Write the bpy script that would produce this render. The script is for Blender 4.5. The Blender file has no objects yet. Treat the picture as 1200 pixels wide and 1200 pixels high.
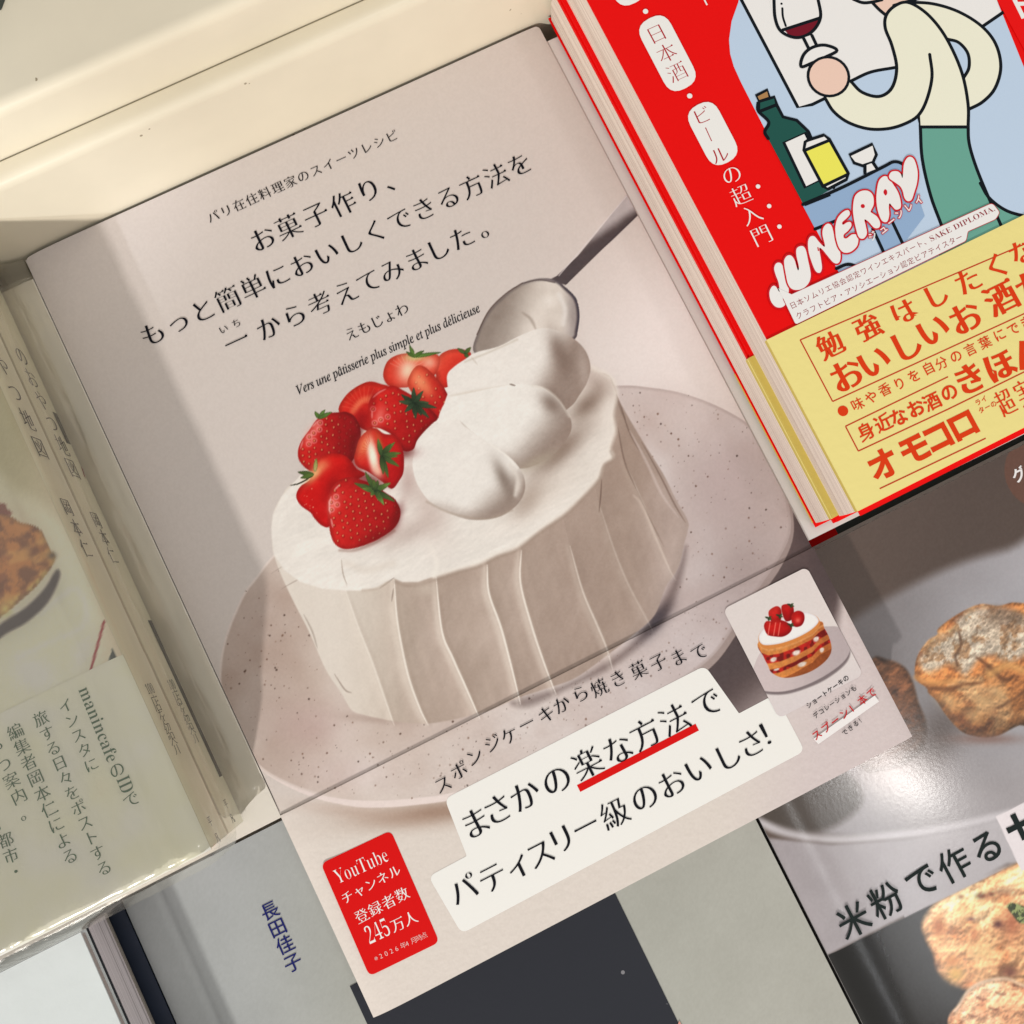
import bpy, math, random
import numpy as np
from mathutils import Matrix, Vector
random.seed(5)
SC = bpy.context.scene
COL = SC.collection

# ------------------------------------------------------------------ camera
# world: x along the shelf, y towards its back, z up; the recipe book's cover lies on z = 0, metres
RC = np.array([[0.89595362, -0.44342682, 0.02529376],
               [0.43861264, 0.89231495, 0.10673789],
               [-0.06990044, -0.08453804, 0.99396542]])
CAM = np.array([-0.00788163, -0.03103316, 0.24813995])
FOC, HALF = 1157.0, 600.0
cd = bpy.data.cameras.new('camera'); cam = bpy.data.objects.new('camera', cd); COL.objects.link(cam)
cd.sensor_fit = 'HORIZONTAL'; cd.sensor_width = 36.0; cd.lens = 36.0 * FOC / 1200.0
cd.clip_start = 0.01; cd.clip_end = 50
m4 = Matrix([list(RC[:, i]) for i in range(3)]).to_4x4()
for i in range(3):
    for j in range(3): m4[i][j] = RC[j][i]
m4.translation = Vector(CAM); cam.matrix_world = m4
SC.camera = cam

# ------------------------------------------------------------------ light
world = bpy.data.worlds.new('World'); SC.world = world; world.use_nodes = True
bg = world.node_tree.nodes['Background']
bg.inputs[0].default_value = (1.0, 0.955, 0.89, 1); bg.inputs[1].default_value = 0.61
SC.view_settings.view_transform = 'Standard'; SC.view_settings.look = 'None'
SC.view_settings.exposure = 0.0; SC.view_settings.gamma = 1.0
def area_lamp(name, loc, target, size, power, colour, size_y=None):
    l = bpy.data.lights.new(name, 'AREA'); l.energy = power; l.color = colour
    l.shape = 'RECTANGLE' if size_y else 'DISK'; l.size = size
    if size_y: l.size_y = size_y
    o = bpy.data.objects.new(name, l); COL.objects.link(o); o.location = loc
    o.rotation_euler = (Vector(target) - Vector(loc)).to_track_quat('-Z', 'Y').to_euler()
    return o
area_lamp('side_lamp', (-0.978, -1.60, 0.92), (-0.05, 0.0, 0), 0.07, 31.0, (1.0, 0.95, 0.88))
area_lamp('ceiling_lamp', (0.579, -0.692, 1.75), (0.06, -0.08, 0), 0.05, 2.3, (1.0, 0.97, 0.93), 0.15)
area_lamp('tube_lamp', (0.517, -0.93, 1.9), (0.517, -0.929, 0), 0.03, 1.0, (0.95, 0.97, 1.0), 0.56)

sl = bpy.data.lights.new('cool_spot', 'SPOT'); sl.energy = 36; sl.color = (0.90, 0.95, 1.0); sl.shadow_soft_size = 0.012
sl.spot_size = math.radians(4.80); sl.spot_blend = 0.06
so = bpy.data.objects.new('cool_spot', sl); COL.objects.link(so); so.location = (-1.098, -1.100, 0.920)
so.rotation_euler = (Vector((-0.0961, 0.1390, 0.0)) - Vector(so.location)).to_track_quat('-Z', 'Y').to_euler()

# ------------------------------------------------------------------ photo point -> world point on a plane
def proj(P):
    c = (np.asarray(P, float) - CAM) @ RC.T
    return np.stack([HALF + FOC * c[..., 0] / -c[..., 2], HALF - FOC * c[..., 1] / -c[..., 2]], -1)
def ray(u, v): return RC.T @ np.array([(u - HALF) / FOC, -(v - HALF) / FOC, -1.0])
def at(p, z=0.0):
    d = ray(*p); q = CAM + d * (z - CAM[2]) / d[2]; return q[:2]
def atx(p, x):
    d = ray(*p); q = CAM + d * (x - CAM[0]) / d[0]; return q[1:]

# ------------------------------------------------------------------ colours
def lin(c):
    c = np.asarray(c, float) / 255.0
    return np.where(c <= 0.04045, c / 12.92, ((c + 0.055) / 1.055) ** 2.4)
LIGHT = np.array([0.92, 0.87, 0.79])
def ink(c, k=1.0): return np.clip(lin(c) / (LIGHT * k), 0.004, 0.86)

# ------------------------------------------------------------------ materials
def mat(name, colour=None, rough=0.5, spec=0.4, bump=0.0, bscale=900.0, attr=False, coat=0.0, vary=0.0, coat_rough=0.08):
    m = bpy.data.materials.new(name); m.use_nodes = True
    nt = m.node_tree; b = nt.nodes['Principled BSDF']
    b.inputs['Roughness'].default_value = rough; b.inputs['Specular IOR Level'].default_value = spec
    b.inputs['Coat Weight'].default_value = coat; b.inputs['Coat Roughness'].default_value = coat_rough
    tc = nt.nodes.new('ShaderNodeTexCoord')
    if attr:
        a = nt.nodes.new('ShaderNodeAttribute'); a.attribute_name = 'Col'; src = a.outputs['Color']
    else:
        r = nt.nodes.new('ShaderNodeRGB'); r.outputs[0].default_value = (*colour, 1); src = r.outputs[0]
    if vary > 0:
        n = nt.nodes.new('ShaderNodeTexNoise'); n.inputs['Scale'].default_value = 60; n.inputs['Detail'].default_value = 6
        nt.links.new(tc.outputs['Object'], n.inputs['Vector'])
        mr = nt.nodes.new('ShaderNodeMapRange'); mr.inputs['To Min'].default_value = 1 - vary; mr.inputs['To Max'].default_value = 1 + vary
        nt.links.new(n.outputs['Fac'], mr.inputs['Value'])
        mx = nt.nodes.new('ShaderNodeMix'); mx.data_type = 'RGBA'; mx.blend_type = 'MULTIPLY'; mx.inputs['Factor'].default_value = 1
        nt.links.new(src, mx.inputs['A']); nt.links.new(mr.outputs[0], mx.inputs['B']); src = mx.outputs['Result']
    nt.links.new(src, b.inputs['Base Color'])
    if bump > 0:
        n = nt.nodes.new('ShaderNodeTexNoise'); n.inputs['Scale'].default_value = bscale; n.inputs['Detail'].default_value = 4
        nt.links.new(tc.outputs['Object'], n.inputs['Vector'])
        bp = nt.nodes.new('ShaderNodeBump'); bp.inputs['Strength'].default_value = bump; bp.inputs['Distance'].default_value = 0.0004
        nt.links.new(n.outputs['Fac'], bp.inputs['Height']); nt.links.new(bp.outputs[0], b.inputs['Normal'])
        if coat > 0: nt.links.new(bp.outputs[0], b.inputs['Coat Normal'])
    return m
def page_mat(name, c1, c2, seed=0, period=5200.0):
    """paper edges: thin irregular lines stacked along z"""
    m = bpy.data.materials.new(name); m.use_nodes = True
    nt = m.node_tree; b = nt.nodes['Principled BSDF']; b.inputs['Roughness'].default_value = 0.8; b.inputs['Specular IOR Level'].default_value = 0.2
    tc = nt.nodes.new('ShaderNodeTexCoord'); mp = nt.nodes.new('ShaderNodeMapping')
    mp.inputs['Scale'].default_value = (3, 3, period); mp.inputs['Location'].default_value = (seed, seed, seed)
    n = nt.nodes.new('ShaderNodeTexNoise'); n.inputs['Scale'].default_value = 1; n.inputs['Detail'].default_value = 3; n.inputs['Roughness'].default_value = 0.7
    rp = nt.nodes.new('ShaderNodeValToRGB'); e = rp.color_ramp.elements
    e[0].position = 0.34; e[0].color = (*c2, 1); e[1].position = 0.52; e[1].color = (*c1, 1)
    nt.links.new(tc.outputs['Object'], mp.inputs[0]); nt.links.new(mp.outputs[0], n.inputs['Vector'])
    nt.links.new(n.outputs['Fac'], rp.inputs[0]); nt.links.new(rp.outputs[0], b.inputs['Base Color'])
    bp = nt.nodes.new('ShaderNodeBump'); bp.inputs['Strength'].default_value = 0.5; bp.inputs['Distance'].default_value = 0.0003
    nt.links.new(n.outputs['Fac'], bp.inputs['Height']); nt.links.new(bp.outputs[0], b.inputs['Normal'])
    return m

# ------------------------------------------------------------------ object helpers
def link(o, parent=None):
    COL.objects.link(o)
    if parent is not None: o.parent = parent
    return o
def mesh_obj(name, verts, faces, m, parent=None, smooth=False):
    me = bpy.data.meshes.new(name); me.from_pydata([tuple(map(float, v)) for v in verts], [], [tuple(map(int, f)) for f in faces])
    mm = m if isinstance(m, (list, tuple)) else [m]
    for q in mm: me.materials.append(q)
    if smooth: me.polygons.foreach_set('use_smooth', [True] * len(me.polygons))
    me.update()
    return link(bpy.data.objects.new(name, me), parent)
def thing(name, label, cat, group=None, loc=(0, 0, 0)):
    o = bpy.data.objects.new(name, None); o.empty_display_size = 0.01; COL.objects.link(o); o.location = loc
    o['label'] = label; o['category'] = cat
    if group: o['group'] = group
    return o
def box(x0, x1, y0, y1, z0, z1):
    v = [(x, y, z) for z in (z0, z1) for (x, y) in ((x0, y0), (x1, y0), (x1, y1), (x0, y1))]
    f = [(3, 2, 1, 0), (4, 5, 6, 7), (0, 1, 5, 4), (1, 2, 6, 5), (2, 3, 7, 6), (3, 0, 4, 7)]
    return v, f
def merge(*parts):
    V, F = [], []
    for v, f in parts:
        n = len(V); V += list(v); F += [tuple(i + n for i in q) for q in f]
    return V, F
def set_col(me, rgb):
    a = me.color_attributes.new('Col', 'FLOAT_COLOR', 'POINT')
    rgba = np.ones((len(rgb), 4), np.float32); rgba[:, :3] = rgb
    a.data.foreach_set('color', rgba.ravel())
def grid_sheet(name, x0, x1, y0, y1, zfun, thick, step, paint, m, parent, edge=(200, 190, 180), round_corner=0.0):
    """a sheet of paper: a fine printed top with its own thickness; paint(u, v) gives display colours"""
    nx = max(2, int((x1 - x0) / step)); ny = max(2, int((y1 - y0) / step))
    X, Y = np.meshgrid(np.linspace(x0, x1, nx), np.linspace(y0, y1, ny))
    if round_corner:
        r = round_corner; cx = np.clip(X, x0 + r, x1 - r); cy = np.clip(Y, y0 + r, y1 - r)
        dx, dy = X - cx, Y - cy; d = np.hypot(dx, dy); k = np.where(d > r, r / np.maximum(d, 1e-9), 1)
        X, Y = cx + dx * k, cy + dy * k
    Z = zfun(X, Y)
    top = np.stack([X, Y, Z], -1).reshape(-1, 3)
    rgb = paint(*proj(top).T)
    idx = np.arange(nx * ny).reshape(ny, nx)
    q = np.stack([idx[:-1, :-1], idx[:-1, 1:], idx[1:, 1:], idx[1:, :-1]], -1).reshape(-1, 4)
    ring = np.concatenate([idx[0, :], idx[1:, -1], idx[-1, -2::-1], idx[-2:0:-1, 0]])
    low = top[ring].copy(); low[:, 2] -= thick; n = len(top)
    li = n + np.arange(len(ring)); hi2 = n + len(ring) + np.arange(len(ring))
    side_top = top[ring]                        # its own rim vertices, so the paper edge takes the given edge colour
    rn = np.roll(np.arange(len(ring)), -1)
    sides = np.stack([hi2, li, li[rn], hi2[rn]], -1)
    V = np.concatenate([top, low, side_top]); F = np.concatenate([q, sides])
    me = bpy.data.meshes.new(name)
    me.vertices.add(len(V)); me.vertices.foreach_set('co', V.astype(np.float32).ravel())
    me.loops.add(F.size); me.loops.foreach_set('vertex_index', F.astype(np.int32).ravel())
    me.polygons.add(len(F)); me.polygons.foreach_set('loop_start', np.arange(0, F.size, 4, dtype=np.int32))
    sm = np.zeros(len(F), bool); sm[:len(q)] = True
    me.polygons.foreach_set('use_smooth', sm)
    me.update(calc_edges=True); me.validate()
    cols = np.concatenate([rgb, np.repeat(ink(edge)[None], 2 * len(ring), 0)])
    set_col(me, cols); me.materials.append(m)
    return link(bpy.data.objects.new(name, me), parent)

# ------------------------------------------------------------------ 2-D outlines in photo points
def smooth_closed(p, n=6):
    p = np.asarray(p, float); a, b, c, d = np.roll(p, 1, 0), p, np.roll(p, -1, 0), np.roll(p, -2, 0)
    t = (np.arange(n) / n)[:, None, None]
    r = 0.5 * ((2 * b) + (-a + c) * t + (2 * a - 5 * b + 4 * c - d) * t ** 2 + (-a + 3 * b - 3 * c + d) * t ** 3)
    return r.transpose(1, 0, 2).reshape(-1, 2)
def smooth_open(p, n=6):
    p = np.asarray(p, float); e = np.concatenate([[2 * p[0] - p[1]], p, [2 * p[-1] - p[-2]]])
    out = []
    for i in range(1, len(e) - 2):
        a, b, c, d = e[i - 1:i + 3]
        for t in np.arange(n) / n:
            out.append(0.5 * ((2 * b) + (-a + c) * t + (2 * a - 5 * b + 4 * c - d) * t ** 2 + (-a + 3 * b - 3 * c + d) * t ** 3))
    out.append(p[-1]); return np.array(out)
def rounded(corners, r, n=6):
    p = np.asarray(corners, float); out = []
    rr = r if isinstance(r, (list, tuple)) else [r] * len(p)
    for i in range(len(p)):
        a, b, c = p[i - 1], p[i], p[(i + 1) % len(p)]
        u = (a - b) / np.linalg.norm(a - b); w = (c - b) / np.linalg.norm(c - b); q = rr[i]
        if q <= 0: out.append(b); continue
        for t in np.linspace(0, 1, n):
            out.append((1 - t) ** 2 * (b + u * q) + 2 * t * (1 - t) * b + t ** 2 * (b + w * q))
    return np.array(out)

# ------------------------------------------------------------------ noise and the print painter
def _hash(i, j, s):
    h = (i.astype(np.int64) * 374761393 + j.astype(np.int64) * 668265263 + s * 982451653) & 0x7fffffff
    h = ((h ^ (h >> 13)) * 1274126177) & 0x7fffffff
    return ((h ^ (h >> 16)) & 0xffff) / 65535.0
def vnoise(u, v, s=0):
    i, j = np.floor(u), np.floor(v); f, g = u - i, v - j
    f = f * f * (3 - 2 * f); g = g * g * (3 - 2 * g)
    return (_hash(i, j, s) * (1 - f) + _hash(i + 1, j, s) * f) * (1 - g) + (_hash(i, j + 1, s) * (1 - f) + _hash(i + 1, j + 1, s) * f) * g
def fbm(u, v, scale, octv=4, s=0):
    t = np.zeros_like(u); a, n = 1.0, 0
    for k in range(octv):
        t += a * vnoise(u / scale + 17 * k, v / scale - 9 * k, s + k); n += a; a *= 0.55; scale /= 2.1
    return t / n
def sst(a, b, x): t = np.clip((x - a) / (b - a), 0, 1); return t * t * (3 - 2 * t)
def sdist(u, v, poly):
    d = np.full(u.shape, 1e9); ins = np.zeros(u.shape, bool)
    for (ax, ay), (bx, by) in zip(poly, np.roll(poly, -1, 0)):
        ex, ey = bx - ax, by - ay; L = ex * ex + ey * ey + 1e-12
        t = np.clip(((u - ax) * ex + (v - ay) * ey) / L, 0, 1)
        d = np.minimum(d, (u - ax - t * ex) ** 2 + (v - ay - t * ey) ** 2)
        c = (ay > v) != (by > v)
        if abs(by - ay) > 1e-9: ins ^= c & (u < (bx - ax) * (v - ay) / (by - ay) + ax)
    return np.where(ins, -1, 1) * np.sqrt(d)
class Print:
    def __init__(s, u, v, base):
        s.u, s.v = u, v; s.c = np.empty((len(u), 3)); s.c[:] = base
    def sel(s, lo, hi): return np.nonzero((s.u > lo[0]) & (s.u < hi[0]) & (s.v > lo[1]) & (s.v < hi[1]))[0]
    def put(s, k, a, col):
        a = np.clip(a, 0, 1)[:, None]; s.c[k] = s.c[k] * (1 - a) + np.asarray(col, float) * a
    def fill(s, pts, col, aa=1.2, sm=True, alpha=1.0):
        p = smooth_closed(pts) if sm else np.asarray(pts, float)
        k = s.sel(p.min(0) - aa - 2, p.max(0) + aa + 2)
        if not len(k): return
        u, v = s.u[k], s.v[k]; d = sdist(u, v, p); a = 1 - sst(-aa / 2, aa / 2, d)
        col = col(u, v, d) if callable(col) else col
        s.put(k, a * alpha, col)
    def stroke(s, pts, w, col, aa=1.2, alpha=1.0, sm=True, taper=False):
        p = smooth_open(pts) if sm and len(pts) > 2 else np.asarray(pts, float)
        k = s.sel(p.min(0) - w - aa - 2, p.max(0) + w + aa + 2)
        if not len(k): return
        u, v = s.u[k], s.v[k]; best = np.full(u.shape, 1e9); N = len(p) - 1
        for i in range(N):
            (ax, ay), (bx, by) = p[i], p[i + 1]; ex, ey = bx - ax, by - ay
            t = np.clip(((u - ax) * ex + (v - ay) * ey) / (ex * ex + ey * ey + 1e-9), 0, 1)
            d = np.hypot(u - ax - t * ex, v - ay - t * ey); ww = w / 2
            if taper: ww = w / 2 * np.sqrt(np.clip(1 - np.abs(2 * (i + t) / N - 1) ** 2, 0.04, 1))
            best = np.minimum(best, d - ww)
        s.put(k, (1 - sst(-aa / 2, aa / 2, best)) * alpha, col)
    def glow(s, c, r, col, alpha, ang=0.0, p=2.0):
        rx, ry = r if isinstance(r, tuple) else (r, r); R = max(rx, ry) * 2.6
        k = s.sel((c[0] - R, c[1] - R), (c[0] + R, c[1] + R))
        if not len(k): return
        du, dv = s.u[k] - c[0], s.v[k] - c[1]; ca, sa = math.cos(ang), math.sin(ang)
        a, b = (du * ca + dv * sa) / rx, (-du * sa + dv * ca) / ry
        s.put(k, alpha * np.exp(-(a * a + b * b) ** (p / 2)), col)
    def dots(s, n, inside, lo, hi, rmin, rmax, cols, seed):
        g = np.random.RandomState(seed)
        for _ in range(n):
            x, y = g.uniform(lo[0], hi[0]), g.uniform(lo[1], hi[1]); r = rmin + (rmax - rmin) * g.rand() ** 3; c = cols[g.randint(len(cols))]; al = g.uniform(.35, .95)
            if not inside(x, y): continue
            k = s.sel((x - r - 2, y - r - 2), (x + r + 2, y + r + 2))
            if len(k): s.put(k, al * (1 - sst(r - .7, r + .7, np.hypot(s.u[k] - x, (s.v[k] - y)))), c)
def inpoly(poly):
    p = np.asarray(poly, float)
    return lambda x, y: sdist(np.array([x], float), np.array([y], float), p)[0] < 0
def relief(a, b, scale, octv, s, k, rx=1.0, ry=1.0):
    h = lambda x, y: fbm(x * rx, y * ry, scale, octv, s)
    return -k * scale * ((h(a - 1, b) - h(a + 1, b)) * .45 + (h(a, b - 1) - h(a, b + 1)) * .9)
def mixc(a, b, t): t = np.asarray(t)[..., None]; return np.asarray(a, float) * (1 - t) + np.asarray(b, float) * t

# ------------------------------------------------------------------ lettering
_gc, _fc = {}, {}
def _curve(s):
    c = bpy.data.curves.new('t', 'FONT'); c.body = s
    o = bpy.data.objects.new('t', c); COL.objects.link(o)
    dg = bpy.context.evaluated_depsgraph_get(); cv = o.to_curve(dg); out = []
    for sp in cv.splines:
        bp = sp.bezier_points; n = len(bp); pts = []
        for i in range(n):
            a, b = bp[i], bp[(i + 1) % n]
            p0, p1, p2, p3 = (np.array(q[:2]) for q in (a.co, a.handle_right, b.handle_left, b.co))
            L = np.linalg.norm(p3 - p0) + 1e-9
            dev = max(abs(np.cross(p1 - p0, p3 - p0)), abs(np.cross(p2 - p0, p3 - p0))) / L
            k = 1 if dev < 0.003 else 5
            for t in np.arange(k) / k:
                pts.append((1 - t) ** 3 * p0 + 3 * t * (1 - t) ** 2 * p1 + 3 * t * t * (1 - t) * p2 + t ** 3 * p3)
        q = np.array(pts); keep = np.linalg.norm(q - np.roll(q, 1, 0), axis=1) > 1e-4
        if keep.sum() > 2: out.append(q[keep])
    o.to_curve_clear(); bpy.data.objects.remove(o); bpy.data.curves.remove(c)
    return out
def outline(ch):
    if ch not in _gc: _gc[ch] = _curve(ch)
    return _gc[ch]
def advance(ch):
    k = ('adv', ch)
    if k not in _gc:
        if ch == ' ': _gc[k] = 0.26
        else:
            a = min(p[:, 0].min() for p in _curve('I')); b = _curve(ch + 'I'); _gc[k] = b[-1][:, 0].min() - a
    return _gc[k]
def area2(p): x, y = p.T; return np.sum(x * np.roll(y, -1) - np.roll(x, -1) * y)
def weighted(ch, ax, ay, serif):
    """redraw a glyph with its own stroke weights: ax for upright strokes, ay for level ones; serif adds brush ends to kanji"""
    cs = outline(ch)
    if not cs: return []
    sgn = 1.0 if area2(max(cs, key=lambda p: abs(area2(p)))) > 0 else -1.0
    kanji = '\u4e00' <= ch <= '\u9fff' or ch == '々'
    if kanji: ax, ay = min(ax, .006), min(ay, -.002)
    out = []
    for p in cs:
        e = np.roll(p, -1, 0) - p; e0 = np.roll(e, 1, 0); turn = sgn * (e0[:, 0] * e[:, 1] - e0[:, 1] * e[:, 0]); L = np.linalg.norm(e, axis=1) + 1e-9
        nrm = sgn * np.stack([e[:, 1], -e[:, 0]], 1) / L[:, None]
        h = ax * nrm[:, 0] ** 2 + ay * nrm[:, 1] ** 2
        n0, h0 = np.roll(nrm, 1, 0), np.roll(h, 1)
        det = n0[:, 0] * nrm[:, 1] - n0[:, 1] * nrm[:, 0]
        dx = np.where(abs(det) > .3, (h0 * nrm[:, 1] - h * n0[:, 1]) / np.where(abs(det) > .3, det, 1), 0)
        dy = np.where(abs(det) > .3, (n0[:, 0] * h - nrm[:, 0] * h0) / np.where(abs(det) > .3, det, 1), 0)
        av = n0 + nrm; av /= np.linalg.norm(av, axis=1)[:, None] + 1e-9
        s = (abs(det) <= .3); ha = (h + h0) / 2
        d = np.where(s[:, None], av * ha[:, None], np.stack([dx, dy], 1))
        mx = 2 * max(abs(ax), abs(ay)) + 1e-6; ln = np.linalg.norm(d, axis=1)
        d *= np.where(ln > mx, mx / np.maximum(ln, 1e-9), 1)[:, None]
        q = p + d
        if serif and kanji:
            res, n = [], len(p); skip = set(); ins = {}
            for i in range(n):          # a short upright edge on the right end of a long level stroke
                if nrm[i, 0] > .97 and .04 < L[i] < .115:
                    pr, nx = (i - 1) % n, (i + 1) % n
                    if turn[i] > 0 and turn[nx] > 0 and abs(nrm[pr, 1]) > .97 and abs(nrm[nx, 1]) > .97 and L[pr] > .16 and L[nx] > .16:
                        a, b = i, nx; t = a if p[a, 1] > p[b, 1] else b; x, y = q[t]
                        tri = [(x - .105, y), (x - .04, y + .058), (x + .012, y + .004)]
                        ins[t] = tri if p[(t - 1) % n, 0] < p[t, 0] - .05 else tri[::-1]
            for i in range(n): res += [np.array(z) for z in ins[i]] if i in ins else [q[i]]
            q = np.array(res)
        out.append(q)
    return out
def filled(key, polys):
    if key in _fc: return _fc[key]
    c = bpy.data.curves.new('f', 'CURVE'); c.dimensions = '2D'; c.fill_mode = 'BOTH'
    for p in polys:
        s = c.splines.new('POLY'); s.points.add(len(p) - 1); s.use_cyclic_u = True
        s.points.foreach_set('co', np.concatenate([p, np.zeros((len(p), 1)), np.ones((len(p), 1))], 1).astype(np.float32).ravel())
    o = bpy.data.objects.new('f', c); COL.objects.link(o)
    dg = bpy.context.evaluated_depsgraph_get(); me = o.evaluated_get(dg).to_mesh()
    V = np.array([v.co[:2] for v in me.vertices]).reshape(-1, 2); F = [tuple(f.vertices) for f in me.polygons]
    o.evaluated_get(dg).to_mesh_clear(); bpy.data.objects.remove(o); bpy.data.curves.remove(c)
    _fc[key] = (V, F); return V, F
MINCHO = (0.010, -0.018, True); MINCHO_L = (-0.006, -0.023, True); MINCHO_B = (0.022, -0.014, True)
SERIF = (-0.022, -0.008, False); ITALIC = (.008, .006, False)
GOTHIC = (0, 0, False); GOTHIC_M = (0.012, 0.012, False); GOTHIC_B = (0.03, 0.026, False); THIN = (-0.012, -0.012, False); LATIN = (-0.004, -0.006, False)
class Ink:
    """flat printing collected into one mesh on the plane z (or on the plane x for a spine)"""
    def __init__(s, z=None, x=None): s.z, s.x, s.V, s.F, s.C = z, x, [], [], []; s.layer = 0
    def pt(s, p): return at(p, s.z) if s.x is None else atx(p, s.x)
    def add(s, V, F, col, lift=None):
        n = len(s.V); lift = s.layer * 0.0000025 if lift is None else lift
        s.V += [(x, y, lift) for x, y in V]; s.F += [tuple(i + n for i in f) for f in F]; s.C += [col] * len(V)
    def glyph(s, ch, c, size, ang, style, col, sx=1.0, anchor=(0.5, 0.38)):
        V, F = filled((ch, style), weighted(ch, *style))
        if not len(V): return
        ca, sa = math.cos(ang), math.sin(ang); q = (V - np.array(anchor)) * size * np.array([sx, 1])
        fat = style[0] > .0115 and '\u4e00' <= ch <= '\u9fff'
        for j, (ox, oy) in enumerate([(0, 0), (1, 1), (-1, -1)] if fat else [(0, 0)]):     # heavy kanji: nudged over-printings
            g = q + np.array([ox * (style[0] - .006) * .9, oy * max(style[1], 0) * .6]) * size
            s.add(np.stack([c[0] + g[:, 0] * ca - g[:, 1] * sa, c[1] + g[:, 0] * sa + g[:, 1] * ca], 1), F, col, (s.layer + j * .5) * 0.0000025)
    def run(s, text, pts, size, style=MINCHO, col=(10, 13, 21), vert=False, sx=1.0, em=None, zfix=None):
        """text by the photo centres of its characters (all of them, or the first and the last); size = em in photo pixels at the run's middle"""
        P = np.array([s.pt(p) for p in pts]); n = len(text); d = P[-1] - P[0]
        if zfix is not None: P[:, 1] = zfix
        if len(P) != n: P = P[0] + (P[-1] - P[0]) * np.linspace(0, 1, n)[:, None]
        if zfix is not None: d = np.array([d[0], 0.0])
        ang = math.atan2(d[1], d[0]) + (math.pi / 2 if vert else 0)
        m = np.mean([np.array(q) for q in (pts[0], pts[-1])], 0)
        k = np.linalg.norm(s.pt(m + [1, -.45]) - s.pt(m)) / math.hypot(1, .45)
        for ch, c in zip(text, P):
            if ch == ' ': continue
            a = ang; an = (0.5, 0.38)
            if vert and ch == 'ー': a = ang - math.pi / 2
            s.glyph(ch, c, em or size * k, a, style, col, sx, an); s.layer += .02
        s.layer += .6
    def line(s, text, p0, p1, style=LATIN, col=(16, 18, 26), accents=None, squeeze=1.0, h=None):
        """proportional text from photo point p0 to p1 along its baseline"""
        A, B = s.pt(p0), s.pt(p1); adv = [advance(c) for c in text]; W = sum(adv); d = B - A; sc = np.linalg.norm(d) / W
        ang = math.atan2(d[1], d[0]); dr = d / np.linalg.norm(d); x = 0
        sy = sc if h is None else h
        for i, ch in enumerate(text):
            if ch != ' ':
                s.glyph(ch, A + dr * x * sc, sy, ang, style, col, sc / sy, (0, 0))
                if accents and i in accents:
                    nn = np.array([-dr[1], dr[0]])
                    s.glyph(accents[i], A + dr * (x + adv[i] * .5 + .06) * sc - dr * advance(accents[i]) * .5 * sc + nn * 0.02 * sc, sy, ang, style, col, sc / sy, (0, 0))
            x += adv[i]
    def poly(s, pts, col, sm=False, n=6):
        p = smooth_closed(pts, n) if sm else np.asarray(pts, float)
        q = np.array([s.pt(a) for a in p]); V, F = filled(('poly', len(_fc), random.random()), [q]); s.add(V, F, col); s.layer += 1
    def path(s, pts, w, col, sm=True, closed=False, cap=True):
        """a drawn line of even width w (photo pixels)"""
        p = np.asarray(pts, float)
        if closed: p = smooth_closed(p, 6) if sm else p; p = np.concatenate([p, p[:1]])
        elif sm and len(p) > 2: p = smooth_open(p, 6)
        q = np.array([s.pt(a) for a in p]); k = np.linalg.norm(s.pt(p[0] + [1, 0]) - s.pt(p[0])); r = w * k / 2
        t = np.gradient(q, axis=0)
        if closed: t[0] = t[-1] = q[1] - q[-2]
        t /= np.linalg.norm(t, axis=1)[:, None] + 1e-12; nn = np.stack([-t[:, 1], t[:, 0]], 1)
        Lf, Rt = q + nn * r, q - nn * r; V = list(Lf) + list(Rt); N = len(q)
        F = [(i, i + N, i + N + 1, i + 1) for i in range(N - 1)]
        if cap and not closed:
            for c, sgn, i in ((q[0], -1, 0), (q[-1], 1, N - 1)):
                a0 = math.atan2(*(nn[i] * 1)[::-1]); b = len(V)
                arc = [c + r * np.array([math.cos(a0 - sgn * th), math.sin(a0 - sgn * th)]) for th in np.linspace(0, math.pi, 9)]
                V += arc; F.append(tuple(range(b, b + 9)))
        s.add(np.array(V), F, col); s.layer += 1
    def disc(s, c, r, col, n=28):
        q = s.pt(c); k = np.linalg.norm(s.pt((c[0] + 1, c[1])) - q) * r
        s.add(np.array([q + k * np.array([math.cos(a), math.sin(a)]) for a in np.linspace(0, 2 * math.pi, n, False)]), [tuple(range(n))], col); s.layer += 1
    def build(s, name, m, parent, lift=0.00008, k=1.0, zoff=0.0):
        if s.x is None: V = [(x, y, s.z + zoff + lift + l) for x, y, l in s.V]
        else: V = [(s.x + lift + l, y, z) for y, z, l in s.V]
        o = mesh_obj(name, V, s.F, m, parent); cols = {}
        rgb = np.array([cols.setdefault(c, ink(c, k)) for c in s.C]); set_col(o.data, rgb); return o

M = {}
M['print'] = mat('printed_matte_cover', attr=True, rough=0.45, spec=0.18, bump=0.05, bscale=1500)
M['obi'] = mat('printed_uncoated_band', attr=True, rough=0.62, spec=0.25, bump=0.22, bscale=700)
M['ink'] = mat('printing_ink', attr=True, rough=0.5, spec=0.10)
M['gloss'] = mat('printed_gloss_laminate', attr=True, rough=0.4, spec=0.05, bump=0.022, bscale=1100, coat=1.0, coat_rough=0.155)
M['pages'] = page_mat('cream_page_edges', ink((222, 205, 188)), ink((176, 152, 134)), 1)
M['pages_w'] = page_mat('white_page_edges', ink((214, 203, 198)), ink((150, 140, 136)), 4, 3000)

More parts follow.
